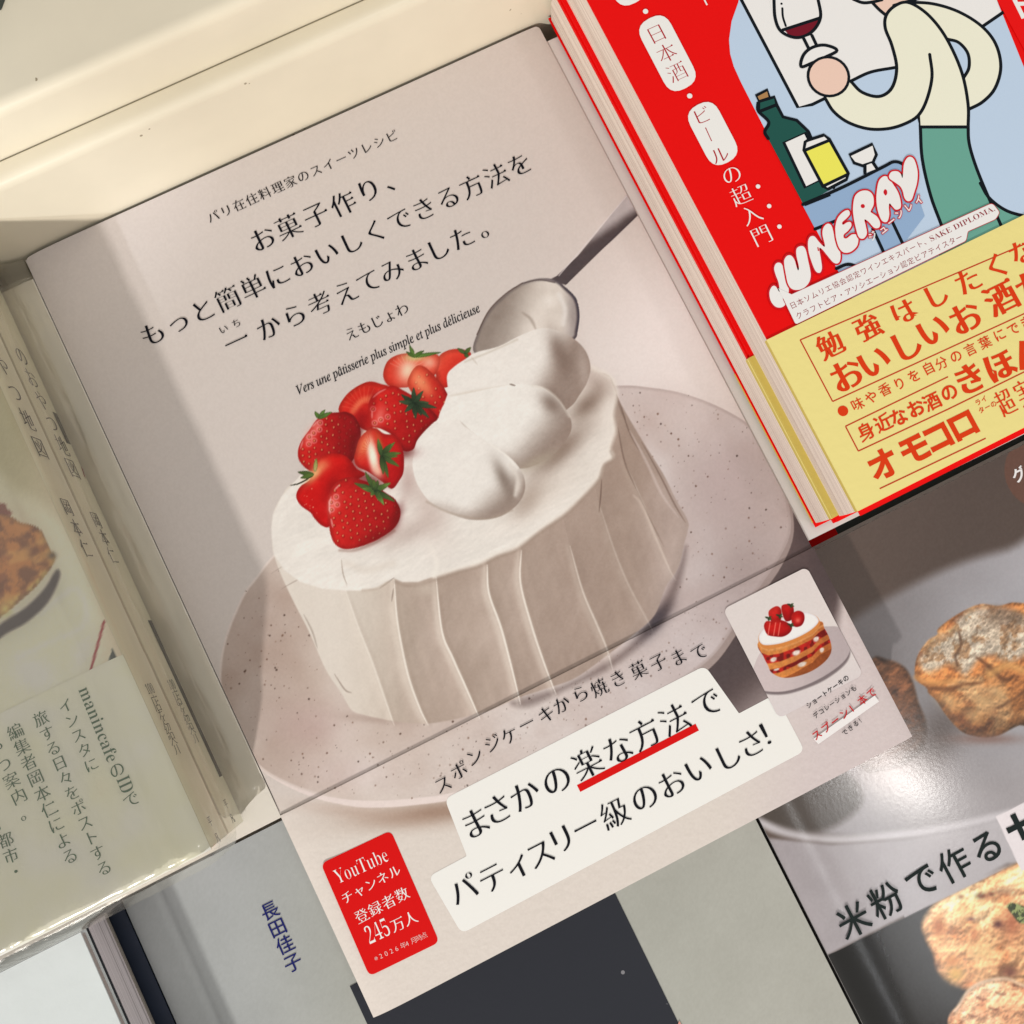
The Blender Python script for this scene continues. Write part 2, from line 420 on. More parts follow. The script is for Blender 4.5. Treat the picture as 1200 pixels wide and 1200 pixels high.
# ------------------------------------------------------------------ display rack (what everything lies on)
CREAM = (0.715, 0.655, 0.525)
M['cream'] = mat('cream_lacquered_metal', CREAM, rough=0.30, spec=0.45, bump=0.04, bscale=260, vary=0.07)
def add_specks(m, scale, thr, dark):
    nt = m.node_tree; b = nt.nodes['Principled BSDF']; src = b.inputs['Base Color'].links[0].from_socket
    tc = nt.nodes.new('ShaderNodeTexCoord'); v = nt.nodes.new('ShaderNodeTexVoronoi'); v.inputs['Scale'].default_value = scale; nt.links.new(tc.outputs['Object'], v.inputs['Vector'])
    n = nt.nodes.new('ShaderNodeTexNoise'); n.inputs['Scale'].default_value = scale * .22; n.inputs['Detail'].default_value = 1; nt.links.new(tc.outputs['Object'], n.inputs['Vector'])
    a = nt.nodes.new('ShaderNodeMath'); a.operation = 'LESS_THAN'; a.inputs[1].default_value = .13; nt.links.new(v.outputs['Distance'], a.inputs[0])
    c = nt.nodes.new('ShaderNodeMath'); c.operation = 'GREATER_THAN'; c.inputs[1].default_value = thr; nt.links.new(n.outputs['Fac'], c.inputs[0])
    d = nt.nodes.new('ShaderNodeMath'); d.operation = 'MULTIPLY'; nt.links.new(a.outputs[0], d.inputs[0]); nt.links.new(c.outputs[0], d.inputs[1])
    mx = nt.nodes.new('ShaderNodeMix'); mx.data_type = 'RGBA'; nt.links.new(d.outputs[0], mx.inputs['Factor']); nt.links.new(src, mx.inputs['A']); mx.inputs['B'].default_value = (*dark, 1)
    nt.links.new(mx.outputs['Result'], b.inputs['Base Color'])
add_specks(M['cream'], 330, .66, (.30, .25, .17))
def profile(pts, x0, x1, name, m, parent):
    """a folded sheet: (y, z) profile with small round bends, drawn out along x"""
    P = np.asarray(pts, float); n = len(P)
    V = [(x0, y, z) for y, z in P] + [(x1, y, z) for y, z in P]
    F = [(i, i + 1, n + i + 1, n + i) for i in range(n - 1)]
    return mesh_obj(name, V, F, m, parent, smooth=True)
def bend(pts, r, n=8):
    out = [pts[0]]
    rr = r if isinstance(r, list) else [r] * (len(pts) - 2)
    for i in range(1, len(pts) - 1):
        a, b, c = (np.array(pts[j], float) for j in (i - 1, i, i + 1)); q = rr[i - 1]
        if q <= 0: out.append(tuple(b)); continue
        u = (a - b) / np.linalg.norm(a - b); w = (c - b) / np.linalg.norm(c - b)
        e = .0004
        for t in np.linspace(0, 1, n): out.append(tuple((1 - t) ** 2 * (b + u * q) + 2 * t * (1 - t) * b + t ** 2 * (b + w * q)))
    return out
TZ, LZ = -0.0118, -0.0345       # upper and lower tier
rack = thing('display_rack', 'cream painted stepped display rack behind and under the books, with rounded ledges', 'display rack')
profile(bend([(-0.049, LZ), (-0.049, TZ), (0.1053, TZ), (0.1053, 0.0308), (0.1106, 0.0308), (0.1106, 0.0290)], [.001, .0009, .0028, .0004]), -0.6, 0.6, 'upper_tray', M['cream'], rack)
profile(bend([(0.1110, 0.020), (0.1110, 0.0462), (0.42, 0.0462), (0.42, 0.14)], [.003, .006]), -0.6, 0.6, 'back_ledge', M['cream'], rack)
profile(bend([(-0.50, -0.075), (-0.50, LZ), (-0.0492, LZ), (-0.0492, LZ + .001)], [.003, 0]), -0.6, 0.6, 'lower_tray', M['cream'], rack)

# ------------------------------------------------------------------ recipe book with the cake cover
BW, BH = 0.148, 0.148 * 1.4095
X0, X1, Y0, Y1 = -BW / 2, BW / 2, -BH / 2, BH / 2
RED = (208, 10, 8)
CAKE_TOP_RIM = [(319, 632), (321, 650), (333, 668), (352, 682), (378, 690), (405, 692), (425, 692), (445, 689), (462, 678), (472, 682), (490, 682), (510, 675), (535, 667), (560, 660), (582, 649), (606, 640), (632, 620), (660, 601), (680, 582), (700, 560), (706, 543), (717, 535), (714, 525), (720, 505), (717, 485), (722, 460), (715, 442), (692, 430)]
PLATE = [(720, 452), (760, 454), (800, 461), (845, 478), (884, 503), (909, 540), (924, 590), (926, 625), (912, 656), (886, 694), (858, 738), (834, 770), (790, 805), (735, 845), (670, 882), (600, 910), (530, 929), (490, 935), (455, 938), (422, 938), (393, 935), (365, 929), (335, 918), (307, 902), (282, 876), (264, 842), (257, 797), (263, 750), (283, 700), (300, 676), (330, 640), (450, 520), (600, 460)]
def berry(P, pts, lit, dark, ldir, seeds=0, sang=0.0, seedcol=(238, 190, 120), hi=None, sp=9.0, seed=1):
    p = np.asarray(pts, float); c = p.mean(0); ext = (p.max(0) - p.min(0)) / 2
    def col(u, v, d):
        t = ((u - c[0]) * ldir[0] / ext[0] + (v - c[1]) * ldir[1] / ext[1]) * .5 + .5
        rim = sst(0, -7, d)
        q = mixc(dark, lit, np.clip(t, 0, 1)); q = q * (0.82 + .18 * rim)[:, None]
        return q + ((fbm(u, v, 9, 3, seed) - .5) * 26)[:, None] * np.array([1, .5, .4])
    P.fill(pts, col, sm=True)
    if hi:
        for (hx, hy, r) in hi: P.glow((hx, hy), (r * .8, r * 1.5), (246, 150, 132), .5, 0.35)
    if seeds:
        ca, sa = math.cos(sang), math.sin(sang); g = np.random.RandomState(seed); poly = smooth_closed(p)
        R = max(ext) * 1.5; n = int(R / sp) + 1
        for i in range(-n, n + 1):
            for j in range(-n, n + 1):
                a, b = (i + (j % 2) * .5) * sp + g.uniform(-1.4, 1.4), j * sp * .8 + g.uniform(-1.3, 1.3)
                x, y = c[0] + a * ca - b * sa, c[1] + a * sa + b * ca
                dd = sdist(np.array([x]), np.array([y]), poly)[0]
                if dd > -3 or g.rand() < .10: continue
                k = P.sel((x - 4, y - 4), (x + 4, y + 4))
                if not len(k): continue
                du, dv = P.u[k] - x, P.v[k] - y; r2 = np.hypot(du * 1.2, dv * .9)
                lum = P.c[k].mean() / 110.0
                P.put(k, .42 * (1 - sst(1.2, 2.9, np.hypot(du - .4, dv - .5))), (110, 6, 10))
                P.put(k, (.62 if lum > .55 else .2) * (1 - sst(.5, 1.5, r2)), seedcol)
                if hi and min(math.hypot(x - h[0], y - h[1]) for h in hi) < hi[0][2] * 1.4:
                    P.put(k, .38 * np.exp(-((np.hypot(du, dv) - 2.8) / .9) ** 2), (250, 196, 184))
def leaves(P, c, tips, w=5.0, base=(66, 92, 40), tip=(128, 156, 70), seed=0):
    g = np.random.RandomState(seed)
    for (tx, ty) in tips:
        d = np.array([tx - c[0], ty - c[1]], float); L = np.hypot(*d); n = np.array([-d[1], d[0]]) / L * w * .5
        o = np.array(c, float); k = g.uniform(.75, 1.1)
        pts = [o - n * .5, o + d * .4 - n, o + d * .75 - n * .7, o + d, o + d * .72 + n * .6, o + d * .4 + n, o + n * .5]
        P.fill(pts, lambda u, v, q: mixc(np.array(base) * k, np.array(tip) * k, np.clip(np.hypot(u - c[0], v - c[1]) / L, 0, 1)) * (1 - .25 * sst(-1.2, 0, q))[:, None], aa=1.2)
RIDGES = [[(405, 692), (420, 735), (437, 778), (455, 830), (462, 850)], [(462, 680), (466, 730), (478, 790), (492, 830), (502, 850)], [(511, 676), (518, 740), (531, 772), (548, 810), (562, 842)],
          [(571, 662), (573, 695), (587, 735), (599, 780), (610, 825)], [(611, 645), (610, 683), (623, 733), (638, 778), (652, 815)], [(668, 640), (683, 693), (700, 733), (711, 760), (718, 785)],
          [(702, 590), (720, 645), (736, 684), (757, 724), (765, 740)], [(731, 540), (750, 582), (768, 628), (785, 668), (792, 680)]]
SIDE = [(319, 632), (321, 650), (330, 675), (345, 707), (362, 740), (382, 785), (400, 812), (412, 832), (428, 838), (445, 842), (461, 845), (478, 847), (500, 848), (522, 845), (550, 839), (575, 832), (604, 819), (640, 807), (675, 794), (714, 766), (742, 744), (767, 721), (780, 688), (795, 665), (801, 640), (806, 622), (806, 610), (792, 585), (777, 555), (752, 515), (726, 470), (720, 452), (700, 436), (600, 440), (420, 520), (347, 563), (330, 582), (320, 603)]
def paint_cake(u, v):
    P = Print(u, v, (206, 193, 182))
    # studio backdrop
    t = sst(560, 900, u + .25 * (v - 300)); P.c = mixc(P.c, (223, 210, 200), t * sst(130, 420, v))
    P.c = mixc(P.c, (206, 194, 188), sst(420, 100, u) * sst(420, 200, v) * .6)
    P.glow((790, 380), (70, 120), (232, 221, 213), .7, .5)
    # table in front of the plate
    k = np.arange(len(u)); tab = sst(1.9, 0.4, (905 - v) / 60.0) * 0
    w = v + .46 * u - 1120.0                     # below the plate's front
    P.c = mixc(P.c, (213, 200, 186), sst(-40, 90, w + 40))
    P.c = mixc(P.c, (207, 191, 184), sst(0, 160, u - 820) * sst(620, 760, v))
    # shadow thrown by the plate
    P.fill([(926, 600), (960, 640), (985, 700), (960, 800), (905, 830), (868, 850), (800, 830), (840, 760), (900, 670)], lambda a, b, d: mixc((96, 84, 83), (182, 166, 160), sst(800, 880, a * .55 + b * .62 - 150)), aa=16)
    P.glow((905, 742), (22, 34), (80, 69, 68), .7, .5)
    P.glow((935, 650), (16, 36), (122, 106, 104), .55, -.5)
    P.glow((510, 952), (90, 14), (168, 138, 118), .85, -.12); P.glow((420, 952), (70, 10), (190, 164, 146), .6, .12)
    # plate: rim under, then the top face
    rim = [(x + .5 + (3 if x > 780 else 0), y + (1 + 7 * max(0, min(1, (x - 300) / 120)) if 650 < y else 4)) for x, y in PLATE]
    P.fill(rim, lambda a, b, d: mixc((222, 204, 193), (166, 148, 140), sst(600, 900, a)), aa=1.6)
    def plate(a, b, d):
        q = mixc((206, 188, 173), (203, 187, 179), sst(300, 860, a)); q = mixc(q, (190, 172, 166), sst(520, 760, b) * sst(650, 930, a))
        q = mixc(q, (184, 164, 152), sst(620, 720, b) * sst(400, 300, a) * .6)
        q = mixc(q, (216, 202, 190), sst(-1, -2.2, d) * sst(-9, -4, d) * .0)
        q = q + ((fbm(a, b, 70, 3, 3) - .5) * 34)[:, None] * np.array([.7, 1, 1.1])
        q = mixc(q, (176, 158, 150), sst(-5, -1, d) * .55 * sst(560, 720, a)); q = mixc(q, (226, 211, 200), sst(-4, -1, d) * .6 * sst(420, 330, a))
        return q
    P.fill(PLATE, plate, aa=1.4)
    P.glow((862, 575), (70, 70), (180, 161, 154), .7, .4, 2.4); P.glow((790, 480), (50, 26), (208, 192, 184), .6, .3); P.glow((870, 670), (40, 50), (172, 154, 148), .7, .5)
    P.glow((365, 850), (46, 30), (196, 168, 160), .55); P.glow((850, 560), (40, 60), (192, 172, 168), .5); P.glow((400, 905), (60, 26), (206, 184, 176), .5)
    pin = inpoly(smooth_closed(PLATE)); cin = inpoly(smooth_closed(SIDE))
    P.dots(1700, lambda x, y: pin(x, y) and not cin(x, y), (255, 450), (930, 945), .25, 1.25, [(96, 74, 62), (120, 92, 78), (70, 56, 50), (140, 110, 92)], 11)
    # contact shadow, then the cream side
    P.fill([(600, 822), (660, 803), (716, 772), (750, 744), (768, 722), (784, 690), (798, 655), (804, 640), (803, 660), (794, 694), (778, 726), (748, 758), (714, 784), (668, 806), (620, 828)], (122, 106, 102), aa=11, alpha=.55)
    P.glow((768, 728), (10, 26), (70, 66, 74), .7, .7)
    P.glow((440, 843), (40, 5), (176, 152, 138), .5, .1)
    Rm = [np.array(r, float) for r in RIDGES]
    def side(a, b, d):
        xs = [np.interp(b, r[:, 1], r[:, 0], left=None) + np.where(b < r[0, 1], (b - r[0, 1]) * .25, 0) for r in Rm]
        base = mixc((206, 190, 172), (190, 170, 154), sst(420, 520, a)); base = mixc(base, (178, 157, 142), sst(560, 680, a)); base = mixc(base, (190, 170, 158), sst(730, 800, a))
        q = base.copy()
        left = np.full(a.shape, 330.0); right = np.full(a.shape, 830.0); lo = [330.0 + (b - 650) * .35] + xs; hi = xs + [np.full(a.shape, 812.0)]
        for i, (l, r) in enumerate(zip(lo, hi)):
            t = (a - l) / np.maximum(r - l, 4); inn = (t >= 0) & (t < 1); t = np.clip(t, 0, 1)
            k = (0.6 if 0 < i < 5 else .35 if i < 1 else .15)
            dk, lt = base * np.array([.93, .925, .92]), np.minimum(base * np.array([1.085, 1.09, 1.10]), 232)
            c = mixc(dk, lt, t ** 1.6); c = base * (1 - k) + c * k
            q = np.where(inn[:, None], c, q)
        q = q + ((fbm(a, b, 34, 3, 7) - .5) * 11)[:, None]
        q = q + ((fbm(a + .4 * b, b * .2, 9, 3, 17) - .5) * 6)[:, None]
        q = q * (1 + np.clip(relief(a - .35 * b, b, 40, 3, 117, .010, 1.3, .35), -.02, .02))[:, None]
        q = mixc(q, (172, 150, 134), sst(40, 0, b - np.interp(a, [400, 500, 600, 700, 780], [690, 680, 642, 560, 540])) * .30 * sst(420, 500, a))
        q = mixc(q, (221, 209, 194), sst(480, 380, a) * .8)
        q = mixc(q, (170, 152, 140), sst(-14, 0, d) * .35 * sst(640, 740, a))
        return q
    P.fill(SIDE, side, aa=2.0)
    for r, s in zip(RIDGES, (.5, .9, 1, 1, .85, .5, .2, .22)):
        P.stroke([(x - 3.5, y) for x, y in r], 9, (224, 210, 192), aa=8, alpha=.42 * s, taper=True)
        P.stroke(r, 2.4, (236, 225, 209), aa=1.8, alpha=.95 * s, taper=True)
        P.stroke([(x + 2.8, y) for x, y in r], 5, (160, 138, 122), aa=6, alpha=.22 * s, taper=True)
    for pts, w, al in (([(705, 562), (704, 580), (702, 600)], 1.6, .8), ([(330, 690), (352, 678), (372, 672)], 1.4, .35), ([(356, 720), (366, 740), (372, 760)], 2.2, .3), ([(392, 790), (404, 808), (412, 812)], 1.6, .5), ([(724, 500), (732, 541), (745, 572)], 2, .6), ([(727, 474), (737, 505), (750, 530)], 2, .6), ([(752, 518), (775, 560), (790, 590), (803, 612)], 2.2, .55), ([(722, 462), (728, 480), (733, 492)], 3, .45), ([(745, 572), (760, 605), (778, 640)], 1.5, .35), ([(461, 690), (459, 705)], 1.6, .5), ([(352, 640), (374, 622)], 1.2, .35), ([(318, 672), (345, 655)], 1, .3)):
        P.stroke(pts, w, (136, 116, 104), aa=1.6, alpha=al, taper=True)
    P.stroke([(738, 505), (757, 540), (776, 580), (795, 606)], 3, (206, 188, 178), aa=3, alpha=.6, taper=True)
    P.stroke([(742, 580), (752, 592), (768, 630), (784, 666)], 3.4, (206, 186, 170), aa=3, alpha=.5, taper=True)
    # cake top
    back = [(690, 430), (640, 425), (560, 440), (470, 470), (400, 500), (347, 563), (330, 582), (320, 603), (318, 620)]
    def top(a, b, d):
        q = mixc((226, 216, 203), (226, 216, 203), sst(420, 640, a)); q = q + ((fbm(a, b, 40, 4, 21) - .5) * 18)[:, None]
        q = q * (1 + np.clip(relief(a, b + .4 * a, 34, 4, 121, .010, .6, 1.2), -.02, .02))[:, None]
        q = mixc(q, (206, 190, 176), sst(640, 700, a) * sst(540, 440, b) * .7)
        return q
    P.fill(CAKE_TOP_RIM + back, top, aa=3.0, sm=False)
    P.stroke(CAKE_TOP_RIM[11:], 5, (228, 217, 202), aa=6, alpha=.7)
    P.stroke([(x + 1.5, y + 4) for x, y in CAKE_TOP_RIM[8:23]], 3, (166, 146, 130), aa=4, alpha=.4)
    P.stroke([(400, 655), (402, 672), (407, 687)], 1.6, (158, 138, 122), alpha=.5, taper=True); P.stroke([(444, 690), (462, 677)], 2, (150, 130, 114), alpha=.5, taper=True)
    P.stroke([(425, 692), (440, 690), (455, 682)], 3, (196, 178, 160), aa=4, alpha=.7); P.glow((500, 690), (14, 8), (204, 188, 170), .6)
    P.stroke([(405, 660), (430, 668), (460, 660)], 8, (214, 200, 184), aa=9, alpha=.5); P.stroke([(505, 640), (512, 660), (508, 674)], 5, (236, 226, 211), aa=6, alpha=.6)
    P.glow((700, 450), (22, 10), (182, 162, 150), .55, .8); P.glow((712, 480), (9, 26), (234, 224, 211), .5)
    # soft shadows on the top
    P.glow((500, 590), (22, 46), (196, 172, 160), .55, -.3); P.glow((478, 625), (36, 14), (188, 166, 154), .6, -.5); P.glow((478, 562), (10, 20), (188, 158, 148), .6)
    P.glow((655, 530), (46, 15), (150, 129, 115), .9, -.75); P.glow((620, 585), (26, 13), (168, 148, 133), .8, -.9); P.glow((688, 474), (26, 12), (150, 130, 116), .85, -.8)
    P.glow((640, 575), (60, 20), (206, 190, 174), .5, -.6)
    # spoon
    def steel(a, b, d):
        t = (a - 700) * .56 + (b - 278) * .83
        return mixc((190, 180, 176), (92, 82, 82), sst(-9, 10, t)) + ((fbm(a + b, a - b, 20, 2, 5) - .5) * 20)[:, None]
    P.fill([(736, 226), (700, 272), (677, 300), (653, 323), (644, 328), (654, 331), (663, 334), (684, 311), (718, 281), (749, 251), (760, 238), (748, 214)], steel, sm=False, aa=1.4)
    P.stroke([(734, 230), (700, 270), (655, 323)], 1.3, (214, 202, 196), alpha=.8); P.stroke([(745, 253), (716, 281), (664, 332)], 1.6, (56, 46, 48), alpha=.75)
    bowl = [(556, 414), (560, 389), (573, 364), (592, 345), (611, 332), (632, 326), (651, 328), (663, 337), (675, 350), (679, 368), (677, 387), (672, 399), (640, 420), (590, 425)]
    def bowlc(a, b, d):
        q = mixc((160, 146, 134), (216, 204, 190), sst(578, 636, a + .3 * (b - 370))); q = q + ((fbm(a, b, 26, 3, 31) - .5) * 22)[:, None]; q = mixc(q, (228, 218, 205), sst(12, 0, np.hypot((a - 645) * .8, b - 352)) * .7)
        q = mixc(q, (150, 138, 134), sst(655, 675, a) * .7); return mixc(q, (104, 96, 100), sst(-5.0, -1.0, d) * (.35 + .65 * sst(620, 665, a)))
    P.fill(bowl, bowlc, aa=1.3); P.stroke([(559, 392), (573, 364), (593, 344), (612, 332)], 1.5, (120, 104, 96), alpha=.8); P.stroke([(663, 338), (674, 350), (678, 368), (676, 388)], 2, (70, 64, 72), alpha=.85)
    P.stroke([(612, 366), (622, 374), (628, 386)], 3, (150, 134, 120), aa=4, alpha=.5, taper=True); P.stroke([(655, 345), (662, 362), (660, 380)], 5, (226, 218, 208), aa=6, alpha=.6); P.stroke([(612, 332), (632, 328), (650, 331)], 1.6, (90, 80, 80), alpha=.55)
    # strawberries behind the blobs
    berry(P, [(510, 436), (511, 424), (518, 414), (531, 409), (545, 410), (552, 416), (540, 430), (527, 452), (516, 452)], (226, 80, 54), (196, 30, 22), (-.7, -.7), seed=2)
    leaves(P, (545, 414), [(536, 408), (552, 407), (549, 420)], 5, (60, 84, 40), (104, 120, 60), 3)
    berry(P, [(449, 441), (453, 425), (463, 417), (477, 414), (490, 417), (502, 414), (515, 418), (512, 436), (496, 450), (478, 454), (457, 453)], (216, 62, 40), (206, 46, 30), (0, -1), seed=4)
    P.glow((478, 434), (12, 15), (240, 204, 172), .95, .3); P.glow((503, 425), (9, 8), (236, 190, 160), .7); P.glow((486, 419), (12, 4), (196, 190, 120), .9)
    for a in np.linspace(-2.6, .3, 13): P.stroke([(478 + 8 * math.cos(a), 436 + 8 * math.sin(a)), (478 + 24 * math.cos(a), 436 + 20 * math.sin(a))], .8, (238, 176, 150), alpha=.35)
    leaves(P, (485, 418), [(480, 404), (476, 412), (517, 413), (497, 411)], 4.5, (92, 120, 52), (70, 96, 44), 4)
    berry(P, [(397, 482), (404, 465), (418, 453), (433, 447), (447, 450), (456, 454), (452, 470), (444, 490), (432, 505), (415, 496)], (212, 46, 28), (176, 16, 16), (-.5, -.8), seed=5)
    P.stroke([(414, 482), (424, 470), (440, 466)], 7, (232, 120, 78), aa=7, alpha=.7); P.glow((424, 490), (10, 9), (150, 12, 16), .7)
    for a in np.linspace(3.4, 5.4, 11): P.stroke([(428 + 10 * math.cos(a), 482 + 10 * math.sin(a)), (430 + 30 * math.cos(a), 484 + 31 * math.sin(a))], .8, (240, 130, 96), alpha=.3)
    berry(P, [(478, 452), (480, 440), (488, 429), (498, 430), (512, 443), (522, 457), (526, 470), (516, 490), (503, 482), (490, 470)], (218, 70, 44), (170, 18, 18), (-.8, -.5), seed=6, seeds=1, sp=10)
    P.glow((492, 447), (8, 13), (236, 150, 104), .8, -.5); P.glow((500, 455), (6, 12), (232, 130, 86), .5, -.6)
    berry(P, [(437, 463), (447, 456), (460, 452), (472, 457), (490, 468), (505, 480), (513, 490), (506, 497), (497, 506), (489, 516), (484, 527), (472, 528), (462, 512), (447, 503), (435, 499), (432, 485), (432, 473)], (214, 34, 26), (140, 8, 14), (-.9, -.35), seeds=1, sang=.5, hi=[(445, 487, 8)], sp=9, seed=7)
    leaves(P, (485, 473), [(470, 462), (467, 470), (485, 454), (496, 458), (503, 472), (512, 478), (503, 490), (494, 487), (487, 491), (478, 478), (474, 483)], 6, (34, 50, 32), (66, 84, 52), 7)
    # cream blobs
    P.glow((575, 470), (50, 40), (228, 218, 204), .0)
    def blob(lit, dark, centre, ext, ang, s, wrap):
        ca, sa = math.cos(ang), math.sin(ang)
        def f(a, b, d):
            x, y = ((a - centre[0]) * ca + (b - centre[1]) * sa) / ext[0], (-(a - centre[0]) * sa + (b - centre[1]) * ca) / ext[1]
            t = sst(wrap[0], wrap[1], x + .25 * y); q = mixc(lit, dark, t * .9)
            q = mixc(q, np.array(dark) * 1.06, sst(-18, 0, d) * .5 * sst(-.2, .6, x + y))
            q = q * (1 + np.clip(relief(a, b, 18, 4, s + 7, .006), -.012, .012))[:, None]
            return q + ((fbm(a, b, 16, 4, s) - .5) * 7)[:, None] + ((fbm(a, b, 5, 2, s + 3) - .5) * 4)[:, None]
        return f
    L, D = (227, 218, 206), (158, 139, 126)
    P.fill([(524, 440), (532, 430), (545, 421), (558, 413), (584, 406), (610, 393), (632, 385), (649, 386), (671, 396), (686, 411), (692, 430), (688, 448), (679, 463), (668, 477), (640, 492), (560, 502), (523, 480), (525, 459)], blob(L, D, (655, 425), (46, 40), .2, 41, (-.55, .25)), aa=1.6)
    P.glow((655, 412), (11, 26), (140, 121, 109), .75, -.35); P.glow((684, 432), (7, 26), (196, 180, 168), .5, -.1); P.stroke([(545, 424), (575, 412), (606, 398)], 2.2, (196, 182, 164), aa=3, alpha=.6)
    P.stroke([(552, 418), (560, 428)], 2, (200, 186, 170), alpha=.5, taper=True)
    P.stroke([(526, 464), (560, 458), (598, 452)], 3, (204, 190, 172), aa=4, alpha=.6, taper=True)
    P.fill([(523, 470), (545, 462), (597, 451), (621, 451), (636, 454), (653, 467), (666, 485), (670, 500), (664, 515), (649, 532), (632, 543), (614, 549), (600, 546), (567, 525), (538, 500), (514, 496)], blob((229, 221, 209), D, (640, 500), (40, 44), .5, 42, (-.7, .55)), aa=1.6)
    P.glow((646, 473), (11, 17), (138, 119, 107), .75, -.75); P.glow((630, 541), (26, 7), (182, 168, 148), .7, -.45); P.stroke([(624, 452), (640, 456), (655, 469), (667, 488)], 2.4, (214, 202, 186), aa=3, alpha=.5)
    P.stroke([(597, 450), (604, 452)], 2, (120, 104, 92), alpha=.7, taper=True)
    P.stroke([(539, 494), (553, 508), (572, 521)], 2.2, (168, 150, 134), aa=3, alpha=.75, taper=True)
    P.fill([(515, 496), (493, 513), (484, 537), (485, 555), (491, 571), (504, 588), (524, 600), (550, 609), (580, 607), (600, 597), (613, 581), (615, 563), (607, 546), (590, 530), (567, 516), (545, 500), (535, 492)], blob((227, 218, 206), (160, 142, 129), (592, 568), (40, 40), .6, 43, (-.45, .5)), aa=1.6)
    P.glow((590, 560), (8, 24), (140, 124, 112), .75, -.45); P.stroke([(598, 545), (606, 560), (604, 580)], 4, (214, 202, 188), aa=5, alpha=.7); P.glow((608, 570), (4, 12), (228, 216, 202), .55, .2)
    P.stroke([(500, 588), (530, 602), (570, 608), (600, 598)], 2.4, (178, 160, 142), aa=3, alpha=.5); P.stroke([(575, 521), (592, 533), (606, 548)], 2.4, (232, 223, 209), aa=3, alpha=.6)
    P.glow((418, 512), (7, 20), (96, 4, 10), .6, .3); P.glow((470, 530), (16, 7), (100, 10, 14), .6); P.glow((437, 470), (5, 14), (120, 8, 12), .45)
    # front strawberries
    berry(P, [(398, 483), (380, 485), (370, 493), (363, 503), (353, 517), (349, 530), (352, 542), (366, 553), (390, 552), (413, 540), (423, 510), (417, 490), (407, 483)], (216, 34, 26), (124, 6, 14), (-1, -.15), seeds=1, sang=-.6, hi=[(362, 512, 7), (371, 500, 6)], sp=8.5, seed=8)
    leaves(P, (374, 490), [(369, 482), (381, 480), (389, 483)], 5, (70, 96, 44), (96, 124, 58), 8)
    P.glow((392, 545), (22, 9), (90, 4, 10), .65, -.3); P.glow((415, 525), (6, 16), (92, 4, 10), .6, .1)
    berry(P, [(370, 540), (385, 532), (402, 533), (411, 540), (418, 549), (428, 556), (412, 566), (396, 580), (390, 600), (386, 617), (377, 616), (368, 607), (364, 601), (352, 592), (347, 581), (352, 570), (363, 562), (367, 550)], (206, 20, 14), (192, 12, 14), (-.3, -1), seed=9)
    P.glow((369, 555), (6, 15), (228, 170, 110), .95, .75); P.glow((378, 545), (9, 6), (222, 120, 80), .6); P.dots(16, inpoly([(352, 575), (366, 570), (372, 604), (356, 592)]), (350, 560), (374, 606), .5, .9, [(240, 190, 150)], 3)
    leaves(P, (367, 556), [(349, 553), (352, 560)], 6, (104, 128, 60), (80, 104, 48), 9); P.stroke([(366, 558), (352, 566), (340, 569)], 1.6, (40, 42, 26), taper=True); leaves(P, (369, 552), [(371, 537)], 5, (196, 178, 110), (150, 160, 80), 2)
    P.glow((414, 548), (12, 12), (120, 4, 8), .5)
    berry(P, [(417, 528), (422, 513), (433, 503), (441, 502), (450, 508), (462, 510), (468, 517), (473, 531), (473, 552), (468, 563), (459, 573), (447, 564), (431, 553), (419, 547), (415, 538)], (206, 34, 24), (168, 12, 16), (-.6, -.6), seed=10)
    P.glow((428, 522), (8, 15), (236, 150, 96), .75, .4); P.glow((437, 535), (6, 21), (246, 228, 202), 1.0, -.18, 3); P.glow((443, 552), (5, 9), (240, 190, 160), .8, -.4); P.glow((447, 530), (3, 18), (150, 150, 60), .7, -.2)
    for i in range(9): P.stroke([(419 + i * 1.5, 540 - i * 4), (427 + i * .8, 534 - i * 2)], .8, (200, 40, 24), alpha=.5)
    leaves(P, (447, 534), [(463, 518), (458, 520), (466, 535), (470, 531), (468, 547), (455, 560), (449, 556), (443, 514)], 6, (44, 62, 34), (108, 132, 60), 10)
    P.glow((390, 572), (10, 18), (112, 4, 8), .55, .3); P.glow((432, 562), (22, 7), (96, 6, 10), .5, .3)
    berry(P, [(383, 592), (387, 575), (397, 563), (410, 559), (423, 562), (438, 568), (453, 578), (463, 585), (469, 597), (468, 609), (461, 620), (447, 630), (430, 638), (413, 643), (401, 643), (392, 637), (387, 625), (385, 610)], (214, 36, 28), (146, 8, 14), (-.8, .1), seeds=1, sang=.35, hi=[(391, 590, 8)], sp=9.5, seed=12)
    P.glow((425, 566), (12, 6), (120, 8, 14), .5)
    leaves(P, (440, 575), [(415, 566), (424, 572), (428, 553), (434, 580), (443, 563), (452, 568), (458, 566), (463, 588), (450, 592), (446, 584), (438, 562)], 6.5, (48, 70, 36), (116, 140, 66), 12)
    for pts in ([(388, 582), (386, 592), (387, 602)], [(392, 574), (398, 568)], [(388, 608), (390, 618)]): P.stroke(pts, 1.8, (250, 206, 196), aa=2.2, alpha=.6, taper=True)
    for pts in ([(437, 466), (444, 460), (452, 456)], [(436, 482), (436, 490)], [(355, 516), (352, 526)], [(366, 500), (372, 494)]): P.stroke(pts, 1.8, (250, 196, 184), aa=2.4, alpha=.5, taper=True)
    P.glow((464, 606), (6, 16), (96, 6, 12), .55, .4); P.glow((440, 628), (22, 7), (110, 8, 12), .5, -.45)
    P.stroke([(398, 645), (415, 645), (440, 636), (462, 622)], 3, (150, 110, 96), aa=4, alpha=.4)
    sat = P.c.max(1) - P.c.min(1); lum = P.c.mean(1); k = (1 - sst(48, 75, sat)) * sst(60, 120, lum) * np.clip(203 - lum, 0, None)
